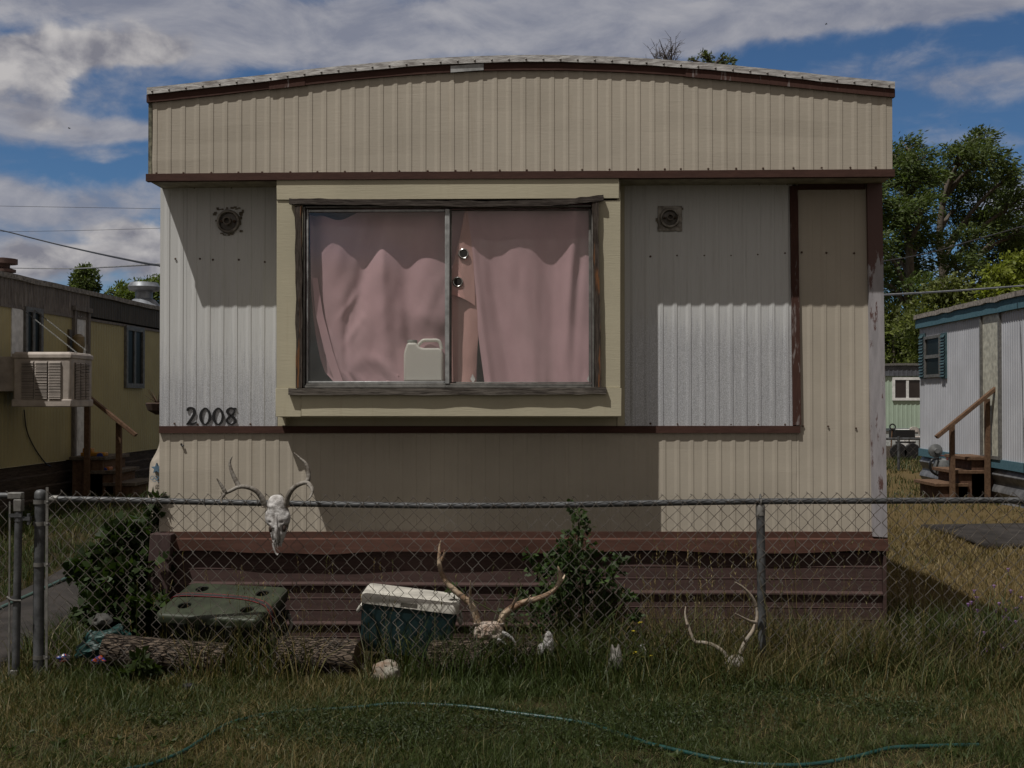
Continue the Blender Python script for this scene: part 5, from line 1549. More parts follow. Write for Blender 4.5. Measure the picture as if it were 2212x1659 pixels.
# ------------------------------------------------------------------ right: white trailer
RF = Frame((1106 / F * 15.7, 15.7), -R(90) - math.atan(0.050))
RH = RF.H
wt = thing('mobile_home', 'white ribbed mobile home with blue roof trim and shuttered window at the right', 'mobile home', RF.O, RF.rz)
WSD = m_siding('white_siding', (0.40, 0.41, 0.44), (.4, .4, .42))
xe = RH(1987, 800).x               # far end (negative local x is far away)
XN = 7.0
zr1, zr2 = RH(1987, 690).z, RH(2212, 640).z
rzr = lambda x: zr1 + (zr2 - zr1) * (x - xe) / (0 - xe)
zw0 = .66
part('wall', ribbed_wall(RF, xe, XN, zw0, lambda x: rzr(x) - .02, .085, .007), WSD, wt, True)
BLU = m_wood('blue_trim_paint', (0.045, .105, .135), (0.075, .145, .18), (1, 1, 1), 8, None, .15)
part('roof_trim', band(xe - .05, XN, lambda x: rzr(x) + .0, .16, -.06, .02, 30, .006, 3), BLU, wt, True)
part('roof_edge', band(xe - .06, XN, lambda x: rzr(x) + .075, .074, -.09, .04, 60, .02, 6), mat('shingle_edge', (0.24, .215, .19), .9, 0, .4, 20), wt, True)
part('base_trim', band(xe, XN, lambda x: zw0 + .005, .13, -.03, .01, 20, .01, 2), BLU, wt, True)
rows = [[(xe + (XN - xe) * i / 24, .012 + .03 * math.cos(j * 1.4), zw0 - .12 - j * .05) for i in range(25)] for j in range(14)]
part('skirting', MB().grid(rows), mat('corrugated_skirting', (0.20, .20, .205), .5, .5, .3, 6), wt, True, smooth=True)
part('end_wall', MB().box(xe + .001, xe + .03, .012, 3.5, zw0, zr1 - .02), WSD, wt, True)
part('end_wall', MB().box(XN - .03, XN - .001, .012, 3.5, zw0, rzr(XN) - .02), WSD, wt, True)
part('rear_wall', MB().box(xe + .031, XN - .031, 3.47, 3.5, zw0, zr1 - .02), WSD, wt, True)
part('roof', MB().hexa([(xe - .05, .041, zr1 - .08), (XN, .041, rzr(XN) - .08), (XN, 3.6, rzr(XN) - .08), (xe - .05, 3.6, zr1 - .08), (xe - .05, .041, zr1 + .07), (XN, .041, rzr(XN) + .07), (XN, 3.6, rzr(XN) + .07), (xe - .05, 3.6, zr1 + .07)]), mat('shingle_roof', (0.20, .18, .16), .9, 0, .4, 20), wt, True)
w_ = window(RF, (2001, 816), (2035, 722), wt, 1, .05, ALU_DULL)
A, B = RH(2001, 816), RH(2035, 722); zmid = (A.z + B.z) / 2
part('meeting_rail', MB().box(min(A.x, B.x) + .05, max(A.x, B.x) - .05, -.04, -.019, zmid - .03, zmid + .03), ALU_DULL, w_, True)
SHUT = mat('teal_shutter', (0.045, .085, .095), .6)
for a, b in (((1990, 818), (2000, 720)), ((2036, 818), (2047, 718))):
    A, B = RH(*a), RH(*b); x0, x1 = min(A.x, B.x), max(A.x, B.x)
    sh = part('shutter', MB().box(x0, x1, -.03, .005, A.z, B.z), SHUT, wt, True)
    sl = MB()
    for i in range(14):
        z = A.z + .03 + (B.z - A.z - .06) * i / 14
        sl.add([(x0 + .03, -.032, z + .05), (x1 - .03, -.032, z + .05), (x1 - .03, -.058, z), (x0 + .03, -.058, z)], [(0, 1, 2, 3)])
    part('slats', sl, SHUT, sh, True, solid=.006)
A, B = RH(2126, 985), RH(2161, 672)
dr = part('door', MB().box(A.x, B.x, -.014, .005, zw0 + .02, B.z), mat('cream_door', (0.44, .43, .36), .55), wt, True)
rect_frame(RF, (2123, 988), (2164, 668), .05, -.045, .006, ALU_DULL, wt, 'door_frame')
# steps, right
z8 = zm(2100, 600, 2.37)
z8p = lambda x, y, Y: P(*z8(x, y), Y)
rs = thing('wooden_steps', 'reddish brown wooden steps with a handrail at the white trailer door', 'steps', (6.6, 17.3, 0))
RY0, RY1 = 16.9, 17.8
for a, b, zy in ((620, 835, 1222), (545, 730, 1300), (435, 628, 1375)):
    A, B = z8p(a, zy, RY0), z8p(b, zy, RY0)
    part('tread', MB().box(A.x, B.x, RY0, RY1, A.z - .05, A.z), OLDWOOD, rs, bevel=.006)
    part('riser', MB().box(A.x + .08, B.x, RY0 + .04, RY1 - .04, -.05, A.z - .051), m_wood('red_lumber', (0.055, .03, .02), (0.11, .06, .04), (1, 1, 1), 6), rs)
for px, zy in ((534, 1038), (737, 885)):
    A = z8p(px, zy, RY0 - .05)
    part('rail_post', MB().box(A.x - .032, A.x + .032, RY0 - .066, RY0 - .001, -.05, A.z), OLDWOOD, rs)
part('handrail', MB().bar(z8p(440, 1108, RY0 - .15), z8p(812, 802, RY0 - .15), .08, .055), OLDWOOD, rs, bevel=.006)
# gas meter beside them
gm_ = thing('gas_meter', 'grey gas meter with red pipe fittings beside the wooden steps at the right', 'gas meter', (*(RF.w(xe + 1.2, -.25, 0)[:2]), 0))
mp = z8p(478, 1275, 18.6)
GM = mat('meter_grey', (0.16, .165, .165), .5, .2)
part('meter_body', MB().lathe([(.04, -.16), (.14, -.12), (.15, .0), (.13, .10), (.05, .13)], 16, Matrix.Translation(mp)), GM, gm_, smooth=True)
part('regulator', MB().lathe([(.11, 0), (.11, .05), (.04, .07), (.04, .12)], 14, Matrix.Translation(z8p(432, 1185, 18.6)) @ Matrix.Rotation(R(90), 4, 'X')), GM, gm_, smooth=True)
part('supply_pipe', MB().tube([z8p(505, 1420, 18.5), z8p(505, 1215, 18.5), z8p(450, 1215, 18.6), z8p(450, 1260, 18.6)], .022, 8), mat('red_pipe', (0.12, .035, .028), .7), gm_)
part('flexible_pipe', MB().tube(catmull([z8p(450, 1228, 18.5), z8p(415, 1240, 18.45), z8p(404, 1280, 18.45), z8p(425, 1315, 18.45), z8p(480, 1340, 18.5)], 6), .020, 8), BLACK, gm_, smooth=True)
# ------------------------------------------------------------------ far mint trailer
MF = Frame((P(1950, 860, 31)[0], 31.0), -R(1.0))
MH = MF.H
mt = thing('mobile_home', 'pale mint green trailer end with dark roof band, far behind the white trailer', 'mobile home', MF.O, MF.rz)
MINT = m_siding('mint_siding', (0.32, .40, .32), (.4, .42, .4))
mx0, mx1 = MH(1838, 800).x, MH(2062, 800).x
mzt = lambda x: MH(1950, 787).z - .10 * ((x - .0) / (mx1 - mx0) * 2) ** 2
mzb = MH(1950, 812).z
part('wall', ribbed_wall(MF, mx0, mx1, MH(1950, 925).z, mzb, .12, .008), MINT, mt, True)
part('roof_band', ribbed_wall(MF, mx0 - .03, mx1 + .03, mzb, lambda x: mzt(x) - .02, .12, .008, -.05), mat('slate_band', (0.085, .09, .105), .7, 0, .3, 5), mt, True)
part('roof_edge', band(mx0 - .06, mx1 + .06, lambda x: mzt(x) + .03, .06, -.10, .02, 24), ALU_DULL, mt, True)
part('trim', MB().box(mx0, mx1, -.03, .01, MH(1950, 931).z, MH(1950, 925).z), mat('slate_trim', (0.10, .12, .13), .7), mt, True)
part('skirting', MB().box(mx0, mx1, .0, .03, -.1, MH(1950, 931).z), mat('white_skirting', (0.40, .42, .42), .7), mt, True)
part('body', MB().box(mx0 + .01, mx1 - .01, .031, 12, .2, mzb + .25), MINT, mt, True)
window(MF, (1927, 865), (1992, 815), mt, 2, .07, WHITE, mat('brown_window_glass', (0.03, .022, .02), .08, 0, .2, 3, bump=0))
# things in front of it
c = P(1975, 962, 29.3)
fc = thing('folding_chair', 'pale metal folding chair standing in front of the mint trailer', 'chair', (c.x, c.y, 0))
CHM = mat('chair_metal', (0.42, .38, .35), .5, .3)
def chp(x, y, Y=29.3): return P(*z8(x, y), Y)
part('frame', MB().tube(catmull([chp(283, 1160), chp(285, 1080), chp(292, 1055), chp(312, 1050), chp(332, 1056), chp(340, 1080), chp(343, 1160)], 4), .014, 6), CHM, fc, smooth=True)
a, b = chp(290, 1078), chp(335, 1055)
part('backrest', MB().box(a.x, b.x, 29.29, 29.31, a.z, b.z), CHM, fc, bevel=.008)
a, b = chp(280, 1108), chp(345, 1100)
part('seat', MB().box(a.x, b.x, 28.9, 29.3, a.z, b.z), CHM, fc, bevel=.008)
for px in (283, 343):
    part('leg', MB().tube([chp(px, 1105, 28.9), chp(px, 1165, 29.2)], .014, 6), CHM, fc)
a, b = P(*z8(247, 1110), 29.8), P(*z8(320, 1072), 29.8)
bxr = thing('white_box', 'white appliance box standing left of the folding chair', 'box', (a.x, 29.8, 0))
part('body', MB().box(a.x, b.x, 29.8, 30.3, 0.0, b.z), WHITE, bxr, bevel=.02)
part('lid', MB().box(a.x - .02, b.x + .02, 29.78, 30.32, b.z, b.z + .04), WHITE, bxr, bevel=.01)
a, b = P(*z8(205, 1165), 28.6), P(*z8(318, 1120), 28.6)
tb = thing('garden_cart', 'black slatted garden cart in front of the mint trailer skirting', 'cart', (a.x, 28.6, 0))
part('bed', MB().box(a.x, b.x, 28.6, 29.1, a.z + .42, b.z), BLACK, tb)
for k in range(7):
    x = a.x + (b.x - a.x) * (k + .5) / 7
    part('slat', MB().box(x - .04, x + .04, 28.57, 28.598, a.z + .1, b.z - .05), BLACK, tb)
for px in (222, 300):
    q = P(*z8(px, 1160), 28.55); q.z = .22
    part('wheel', MB().lathe([(.2, -.03), (.22, 0), (.2, .03)], 14, Matrix.Translation(q) @ Matrix.Rotation(R(90), 4, 'X')), BLACK, tb, smooth=True)
a = P(*z8(185, 1045), 28.8)
sv = thing('shovel', 'shovel with a black grip standing against the mint trailer', 'shovel', (a.x, 28.8, 0))
part('shaft', MB().tube([P(*z8(177, 1100), 28.8) - Vector((0, 0, .4)), P(*z8(186, 1055), 28.8)], .018, 6), OLDWOOD, sv)
part('grip', MB().torus(P(*z8(188, 1048), 28.8), .07, .018, 12, 6, Matrix.Rotation(R(80), 4, 'X')), BLACK, sv)
part('blade', MB().box(a.x - .18, a.x - .02, 28.79, 28.82, .0, .35), GREYWOOD, sv)
# the back fence by the mint trailer
bfy = 24.0
bf = thing('chain_link_fence', 'low chain link fence with one thin post, far back beside the white trailer', 'fence', (P(1940, 950, bfy).x, bfy, 0))
zt = P(1940, 948, bfy).z
x0, x1 = P(1780, 950, bfy).x, P(2015, 950, bfy).x
part('top_rail', MB().tube([(x0, bfy, zt), (x1, bfy, zt)], .025, 6), GALV, bf)
for px in (1818, 1941, 2012):
    x = P(px, 950, bfy).x
    part('line_post', MB().tube([(x, bfy, -.1), (x, bfy, zt + .05)], .03, 8), GALV, bf)
part('wire_mesh', chain_mesh(x0, x1, zt - .02, .05, bfy - .03, pitch=.08, rw=.002, barb=False, seed=9), WIRE, bf)
# ------------------------------------------------------------------ wires and birds
def wire(lab, pts, r, m_, group='wires crossing the sky'):
    w = catmull([P(*p) for p in pts], 6)
    solo('power_line', MB().tube(w, r, 6), m_, lab, 'power line', w[len(w) // 2], group, smooth=True)
WB = mat('black_cable', (0.02, .02, .022), .6)
WG = mat('grey_twisted_cable', (0.22, .22, .225), .5)
wire('thick black cable sagging down to the upper left corner of the beige home', [(-160, 462, 21), (0, 497, 18), (60, 512, 16.5), (120, 527, 15), (190, 543, 13), (250, 556, 11), (320, 570, 9.5), (345, 574, 8.6), (360, 590, 8.4)], .009, WB)
wire('grey twisted cable running level just above the yellow trailer roof', [(-60, 580, 22), (16, 579, 21), (90, 580, 19), (160, 580, 16), (230, 577, 13), (300, 573, 10.5), (338, 571, 9.4), (360, 570, 9)], .008, WG)
wire('thin wire crossing the sky at the left, upper of two', [(-60, 443, 50), (0, 445, 50), (170, 448, 50), (346, 451, 50), (420, 453, 50)], .008, WB)
wire('thin wire crossing the sky at the left, lower of two', [(-60, 501, 48), (0, 500.5, 48), (170, 498, 48), (346, 493, 48), (420, 490, 48)], .007, WB)
wire('pale twisted cable crossing in front of the trees above the white trailer', [(1860, 640, 11), (1905, 637.5, 11.5), (2000, 632, 13), (2100, 625.5, 14.5), (2212, 617, 16), (2330, 608, 18)], .011, WG)
wire('dark cable rising to the right through the tall tree crown', [(1900, 566, 26), (2000, 548, 26), (2100, 520, 26), (2212, 488, 26), (2330, 452, 26)], .014, WB)
def bird(px, py, Y, span, lab, tilt):
    c = P(px, py, Y)
    t = thing('bird', lab, 'bird', c, 0, 'birds in the sky')
    BK = mat('dark_bird', (0.03, .028, .026), .8)
    M = Matrix.Translation(c) @ Matrix.Rotation(tilt, 4, 'Y')
    part('body', MB().lathe([(.002, -span * .28), (span * .05, -span * .12), (span * .06, 0), (span * .045, span * .12), (span * .01, span * .24)], 8, M @ Matrix.Rotation(R(90), 4, 'Y')), BK, t, smooth=True)
    for s in (-1, 1):
        part('wing', MB().add([M @ Vector(p) for p in ((-.07 * span, 0, 0), (.07 * span, 0, 0), (.02 * span, s * .3 * span, .12 * span), (-.06 * span, s * .5 * span, .02 * span), (-.12 * span, s * .28 * span, .1 * span))], [(0, 1, 2, 3, 4)]), BK, t, solid=.01)
bird(150, 277, 30, .14, 'bird gliding over the white cloud left of the beige home', -.3)
bird(1785, 52, 30, .14, 'bird high above the right end of the roof', .1)
bird(2075, 270, 30, .06, 'tiny bird in the blue just right of the roof end', .4)
# ================================================================== ground and paths
def vnoise(x, y, seed=0):
    x = np.asarray(x, float); y = np.asarray(y, float)
    xi, yi = np.floor(x).astype(int), np.floor(y).astype(int)
    fx_, fy_ = x - xi, y - yi
    fx_ = fx_ * fx_ * (3 - 2 * fx_); fy_ = fy_ * fy_ * (3 - 2 * fy_)
    def h(a, b):
        v = np.sin(a * 127.1 + b * 311.7 + seed * 74.7) * 43758.5453
        return v - np.floor(v)
    return (h(xi, yi) * (1 - fx_) + h(xi + 1, yi) * fx_) * (1 - fy_) + (h(xi, yi + 1) * (1 - fx_) + h(xi + 1, yi + 1) * fx_) * fy_
def fbm(x, y, seed=0):
    return 0.55 * vnoise(x, y, seed) + 0.28 * vnoise(x * 2.1, y * 2.1, seed + 1) + 0.17 * vnoise(x * 4.3, y * 4.3, seed + 2)
def dryness(x, y):
    """0 = green, 1 = straw, by place"""
    d = 0.24 - .10 * sstep(6.7, 6.2, y) + 1.25 * (fbm(x * 1.1, y * 1.6, 3) - 0.5)
    d = d + 0.72 * sstep(2.4, 3.1, x) * sstep(7.2, 8.4, y) * (1 - sstep(13, 17, y))
    d = d + 0.22 * sstep(5.7, 5.2, y) * sstep(-0.6, -1.6, x) + 0.15 * sstep(0.9, 1.6, x) * sstep(5.6, 5.0, y)
    d = d - 0.15 * sstep(-2.6, -3.4, x) * sstep(7, 9, y)
    return np.clip(d, 0, 1)
gx_ = np.concatenate([np.linspace(-150, -12, 24), np.linspace(-11, 11, 150), np.linspace(12, 150, 24)])
gy_ = np.concatenate([np.linspace(-20, 3.5, 8), np.linspace(4, 9, 70), np.linspace(9.2, 25, 50), np.linspace(27, 260, 30)])
XX, YY = np.meshgrid(gx_, gy_)
VV = np.stack([XX.ravel(), YY.ravel(), gz(XX, YY).ravel()], 1)
nx_, ny_ = len(gx_), len(gy_)
ii, jj = np.meshgrid(np.arange(nx_ - 1), np.arange(ny_ - 1))
a_ = (jj * nx_ + ii).ravel()
FF = np.stack([a_, a_ + 1, a_ + 1 + nx_, a_ + nx_], 1)
def m_ground():
    t = NT('lawn_soil')
    n1 = t.noise(2.2, 1, 1, 1, 8, .65); n2 = t.noise(45, 1, 1, 1, 5, .7); n3 = t.noise(.5, 1, 1, 1, 4, .6)
    a = t.mix(t.mr(n1, .35, .65), (0.022, 0.018, 0.010), (0.046, 0.034, 0.018))
    a = t.mix(t.mr(n2, .4, .7, 0, .7), a, (0.018, 0.020, 0.007))
    xr_ = t.mr(t.axis(0), 2.2, 3.4); yr_ = t.mr(t.axis(1), 7.0, 8.5)
    dry = t.math('MULTIPLY', xr_, yr_)
    a = t.mix(t.math('MULTIPLY', dry, .75), a, (0.115, 0.082, 0.036))
    t.col(a); t.set(.95, 0, .1); t.bump(n2, .8, .02)
    return t.m
tag(np_mesh('ground', VV, FF, m_ground(), None, True), kind='structure')
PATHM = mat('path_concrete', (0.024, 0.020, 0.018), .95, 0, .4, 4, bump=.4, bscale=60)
def path(name, x0, x1, y0, y1, skew=0.0, lift=.014):
    mb = MB(); n = 30; rows = []
    for i in range(n + 1):
        y = y0 + (y1 - y0) * i / n; r = []
        for k in range(7):
            x = x0 + (x1 - x0) * k / 6 + skew * i / n + .03 * mnoise.noise(Vector((k * 9, y * .8, 0))) * (k in (0, 6))
            r.append((x, y, float(gz(x, y)) + lift + .004 * mnoise.noise(Vector((x * 2, y * 2, 0)))))
        rows.append(r)
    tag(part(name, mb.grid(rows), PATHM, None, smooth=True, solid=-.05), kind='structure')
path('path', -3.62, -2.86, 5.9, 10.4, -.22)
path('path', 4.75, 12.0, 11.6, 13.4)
# the dull hose along the left edge of that path
lh = [Vector((x, y, float(gz(x, y)) + .02)) for x, y in ((-3.75, 5.9), (-3.70, 6.8), (-3.64, 7.6), (-3.66, 8.3), (-3.60, 9.0), (-3.62, 9.8), (-3.66, 10.6), (-3.80, 11.5))]
solo('garden_hose', MB().tube(catmull(lh, 8), .016, 10), mat('faded_green_hose', (0.045, 0.085, 0.075), .45, 0, .2, 30), 'faded grey green hose lying along the left edge of the concrete path', 'hose', lh[3], smooth=True)

# ================================================================== grass
def unit(v): return v / np.maximum(np.linalg.norm(v, axis=1, keepdims=True), 1e-9)
def blades(pos, h, w, lean, tone):
    """two bent quads per blade"""
    n = len(pos)
    a = RNG.uniform(0, 2 * np.pi, n)
    d = np.stack([np.cos(a), np.sin(a), np.zeros(n)], 1)
    fa = RNG.uniform(0, 2 * np.pi, n)
    sd_ = np.stack([np.cos(fa), np.sin(fa), np.zeros(n)], 1)
    up = np.array([0, 0, 1.0])
    V = np.zeros((n, 6, 3)); C = np.zeros((n, 6, 3))
    for k, (t, ww) in enumerate(((0, 1.0), (.55, .8), (1.0, .08))):
        c = pos + up * (h * (t - .22 * lean * t * t))[:, None] + d * (h * lean * t * t)[:, None]
        V[:, 2 * k] = c - sd_ * (w * ww / 2)[:, None]; V[:, 2 * k + 1] = c + sd_ * (w * ww / 2)[:, None]
    C[:] = tone[:, None, :]
    b = (np.arange(n) * 6)[:, None]
    Fc = np.concatenate([b + np.array([[0, 1, 3, 2]]), b + np.array([[2, 3, 5, 4]])], 0)
    return V.reshape(-1, 3), Fc, C.reshape(-1, 3)
GREEN_T = np.array([0.038, 0.054, 0.014]); LUSH_T = np.array([0.028, 0.048, 0.011]); STRAW_T = np.array([0.185, 0.138, 0.064]); SAGE_T = np.array([0.040, 0.054, 0.030])
def tones(x, y, extra=0.0, spread=.28):
    n = len(x)
    k = np.clip(dryness(x, y) * 1.25 - .14 + extra + RNG.normal(0, spread, n), 0, 1)
    k = k * k * (3 - 2 * k)
    g = GREEN_T[None] * (1 - .5 * vnoise(x * 3, y * 3, 8))[:, None] + LUSH_T[None] * .5 * vnoise(x * 3, y * 3, 8)[:, None]
    return (g * (1 - k)[:, None] + STRAW_T[None] * k[:, None]) * RNG.uniform(.65, 1.3, n)[:, None]
class Acc:
    def __init__(s): s.V, s.F, s.C, s.n = [], [], [], 0
    def add(s, V, Fc, C):
        s.V.append(V); s.F.append(Fc + s.n); s.C.append(C); s.n += len(V)
    def make(s, name, m): return np_mesh(name, np.concatenate(s.V), np.concatenate(s.F), m, np.concatenate(s.C))
def clumped(n, x0, x1, y0, y1, sc=2.2, keep=.0, seed=1):
    x = RNG.uniform(x0, x1, n); y = RNG.uniform(y0, y1, n)
    p = fbm(x * sc, y * sc, seed)
    k = RNG.uniform(0, 1, n) < np.clip((p - .30) * 2.6 + keep, 0, 1)
    return x[k], y[k]
def off_path(x, y):
    xs = -.35 * (y - 5.9) / 7.1
    return ~((x > -3.63 + xs) & (x < -2.85 + xs) & (y > 6.25) & (y < 10.4)) & ~((x > 4.75) & (y > 11.6) & (y < 13.4))
def outside_houses(x, y):
    u = (x * math.cos(HF.rz) + (y - 7) * math.sin(HF.rz)); v = -x * math.sin(HF.rz) + (y - 7) * math.cos(HF.rz)
    inside = (u > xl - .02) & (u < xr + .02) & (v > -.03) & (v < 12.5)
    lw_ = (x < -5.85 + .04 * (y - 13.3)) & (y > 7.5) & (y < 28)
    rw_ = (x > 7.0 + .05 * (y - 15.7)) & (y > 8.5) & (y < 23)
    return ~(inside | lw_ | rw_)
def thin_spots(x, y):
    k = np.ones(len(x))
    for px, py, rx, ry, s in ((1020, 1590, .30, .10, .85), (1230, 1560, .25, .08, .8), (80, 1620, .45, .12, .7), (400, 1625, .4, .1, .6), (1400, 1650, .3, .1, .75), (1950, 1580, .4, .12, .55), (700, 1530, .25, .08, .6), (1700, 1440, .3, .1, .5)):
        c = G(px, py)
        k = np.minimum(k, 1 - s * np.exp(-((x - c.x) / rx) ** 2 - ((y - c.y) / ry) ** 2 + .8 * (fbm(x * 6, y * 6, 50) - .5)))
    return RNG.uniform(0, 1, len(x)) < k
gr = Acc()
# short turf in the foreground
x, y = clumped(175000, -3.7, 4.0, 4.25, 6.7, 2.4, .30, 5)
h = RNG.gamma(5, .0085, len(x)) * (.75 + .6 * fbm(x * 1.7, y * 1.7, 9)) + .012
m_ = off_path(x, y) & outside_houses(x, y) & thin_spots(x, y); x, y, h = x[m_], y[m_], h[m_]
gr.add(*blades(np.stack([x, y, gz(x, y)], 1), h, RNG.uniform(.0022, .0046, len(x)), RNG.uniform(.1, 1.1, len(x)), tones(x, y)))
# flat dry thatch between
x, y = clumped(60000, -3.7, 4.0, 4.25, 6.6, 2.0, .5, 15)
gr.add(*blades(np.stack([x, y, gz(x, y) + .004], 1), RNG.uniform(.02, .06, len(x)), RNG.uniform(.0018, .003, len(x)), RNG.uniform(1.2, 3.0, len(x)), tones(x, y, .28)))
# lawns to left, right and behind
for (n, x0, x1, y0, y1, hh, ex, kp) in ((60000, 2.2, 7.2, 6.6, 13.5, .055, .0, .5), (26000, 2.2, 12, 13, 30, .075, -.1, .5), (42000, -6.6, -2.15, 6.6, 13, .070, -.12, .45), (16000, -6.4, -2.2, 13, 24, .08, -.1, .5), (5000, 2.0, 14, 24, 40, .14, -.05, .6)):
    x, y = clumped(n, x0, x1, y0, y1, 1.6, kp, 21)
    m_ = off_path(x, y) & outside_houses(x, y); x, y = x[m_], y[m_]
    sc = np.clip(y / 9, 1, 2.6)
    h = hh * RNG.gamma(6, 1 / 6., len(x)) * (.7 + .7 * fbm(x * 1.3, y * 1.3, 4))
    gr.add(*blades(np.stack([x, y, gz(x, y)], 1), h, RNG.uniform(.004, .007, len(x)) * sc, RNG.uniform(.1, .9, len(x)), tones(x, y, ex)))
tag(gr.make('lawn_grass', GRASSM), kind='stuff')
# unmown tall grass along the fence
tg = Acc()
def tall(n, x0, x1, y0, y1, hmin, hmax, ex=0.0, kp=.3, seed=31, w=(.0035, .0075), lean=(.15, .9)):
    x, y = clumped(n, x0, x1, y0, y1, 2.6, kp, seed)
    m_ = off_path(x, y) & outside_houses(x, y); x, y = x[m_], y[m_]
    h = RNG.uniform(hmin, hmax, len(x)) * (.55 + .9 * fbm(x * 1.9, y * 1.9, seed + 3))
    tg.add(*blades(np.stack([x, y, gz(x, y)], 1), h, RNG.uniform(*w, len(x)), RNG.uniform(*lean, len(x)), tones(x, y, ex, .25)))
tall(9000, -2.7, .35, 5.85, 6.30, .035, .11, -.05, .3)
tall(9000, .35, 4.4, 5.95, 6.42, .06, .19, -.05, .4)
tall(5200, .3, 4.4, 6.2, 6.92, .12, .38, -.05, .3, 41)
tall(3200, 1.25, 2.25, 6.25, 6.9, .12, .32, .25, .4, 47)
tall(1100, -.80, .6, 6.15, 6.55, .10, .33, -.10, .3, 51)
tall(180, -1.40, -1.05, 6.2, 6.5, .12, .40, -.05, .4, 57)
tall(260, -1.80, -1.40, 6.2, 6.42, .10, .34, -.05, .4, 58)
tall(900, -2.75, -2.05, 6.1, 6.5, .06, .18, -.10, .4, 59)
tall(2600, 2.15, 3.6, 6.4, 7.4, .12, .32, -.12, .4, 61)
tall(2500, -3.0, -2.0, 6.6, 8.0, .08, .25, -.15, .2, 67)
# tufts that have grown over the hose
hp_ = np.array([tuple(G(a, b)) for a, b in ((260, 1660), (330, 1641), (400, 1613), (440, 1591), (500, 1562), (590, 1543), (680, 1534), (760, 1530), (850, 1525), (950, 1528), (1030, 1530), (1100, 1536), (1200, 1546), (1270, 1558), (1330, 1576), (1400, 1601), (1470, 1621), (1560, 1643), (1650, 1653), (1750, 1651), (1850, 1638), (1920, 1623), (2000, 1616), (2115, 1606))])
n = 9000
u_ = RNG.uniform(0, len(hp_) - 1.001, n); i_ = u_.astype(int); f_ = (u_ - i_)[:, None]
q_ = hp_[i_] * (1 - f_) + hp_[i_ + 1] * f_
k_ = (vnoise(u_ * 1.9, u_ * 0, 77) > .60) | (RNG.uniform(0, 1, n) < .06)
q_ = q_[k_]; x = q_[:, 0] + RNG.normal(0, .008, len(q_)); y = q_[:, 1] - RNG.uniform(.004, .06, len(q_))
tg.add(*blades(np.stack([x, y, gz(x, y)], 1), RNG.uniform(.03, .075, len(x)), RNG.uniform(.0022, .0042, len(x)), RNG.uniform(.2, 1.2, len(x)), tones(x, y)))
# seeding stalks
tall(900, -.25, 1.25, 6.2, 6.7, .18, .45, .05, .3, 83)
tall(700, 1.0, 1.6, 6.05, 6.25, .10, .30, .05, .4, 87, (.0025, .005))
n = 330
sx = np.concatenate([RNG.uniform(.75, 1.75, 150), RNG.uniform(-1.5, -.9, 34), RNG.uniform(-.8, .7, 56), RNG.uniform(1.75, 3.2, 60), RNG.uniform(-2.2, -1.4, 30)])
sy = RNG.uniform(6.12, 6.75, n)
h = RNG.uniform(.32, .82, n) * np.where(sx < .6, .8, 1)
ps = np.stack([sx, sy, gz(sx, sy)], 1)
tn = tones(sx, sy, .25, .25)
V, Fc, C = blades(ps, h, np.full(n, .0026), RNG.uniform(.03, .35, n), tn)
tg.add(V, Fc, C)
tips = V.reshape(n, 6, 3)[:, 4:6].mean(1); mid_ = V.reshape(n, 6, 3)[:, 2:4].mean(1)
dirs = unit(tips - mid_)
for k in range(7):
    p = tips - dirs * (.012 * k * RNG.uniform(.7, 1.2, n))[:, None]
    V2, F2, C2 = blades(p, RNG.uniform(.012, .022, n), np.full(n, .0042), RNG.uniform(.2, .9, n), tn * 1.15)
    tg.add(V2, F2, C2)
tag(tg.make('tall_grass', GRASSM), kind='stuff')

# ================================================================== leaves
def leaves(pos, dirv, L, Wd, tone, fold=.25):
    n = len(pos)
    dirv = unit(dirv)
    sd_ = unit(np.cross(dirv, unit(RNG.normal(0, 1, (n, 3)))))
    nr = np.cross(sd_, dirv)
    V = np.zeros((n, 4, 3))
    V[:, 0] = pos
    V[:, 1] = pos + dirv * (L * .48)[:, None] + sd_ * (Wd / 2)[:, None] + nr * (Wd * fold)[:, None]
    V[:, 2] = pos + dirv * L[:, None]
    V[:, 3] = pos + dirv * (L * .48)[:, None] - sd_ * (Wd / 2)[:, None] + nr * (Wd * fold)[:, None]
    C = np.repeat(tone[:, None, :], 4, 1)
    return V.reshape(-1, 3), np.arange(n * 4).reshape(n, 4), C.reshape(-1, 3)
WIND = np.array([.55, 0, -.12])
def crown(clumps, Y, ydep, nleaf, L, Wd, tone, tone2, sub=16, wind=1.0, shell=.45, spread=.30):
    """clumps: (px, py, r px). Returns accumulator plus the centres of the leaf clusters."""
    acc = Acc(); centres = []
    tot = sum(c[2] ** 2 for c in clumps)
    for (px, py, r) in clumps:
        yy = Y + RNG.uniform(-ydep, ydep)
        c = np.array(P(px, py, yy)); rm = r * yy / F
        nl = max(30, int(nleaf * r * r / tot))
        sc = unit(RNG.normal(0, 1, (sub, 3))) * (rm * RNG.uniform(shell, 1.15, (sub, 1)) * np.array([1.05, 1.0, .85]))
        cen = c + sc
        centres.append((c, cen))
        k = RNG.integers(0, sub, nl)
        off = RNG.normal(0, 1, (nl, 3)) * rm * spread * np.array([1.25, 1, .75])
        pos = cen[k] + off
        d = unit(pos - c) * .7 + WIND * wind + RNG.normal(0, .45, (nl, 3))
        mixk = np.clip(RNG.uniform(0, 1, sub)[k] * .8 + RNG.uniform(0, .35, nl), 0, 1)[:, None]
        tn = (tone * (1 - mixk) + tone2 * mixk) * RNG.uniform(.6, 1.35, (nl, 1))
        acc.add(*leaves(pos, d, L * RNG.uniform(.6, 1.35, nl), Wd * RNG.uniform(.6, 1.3, nl), tn))
    return acc, centres
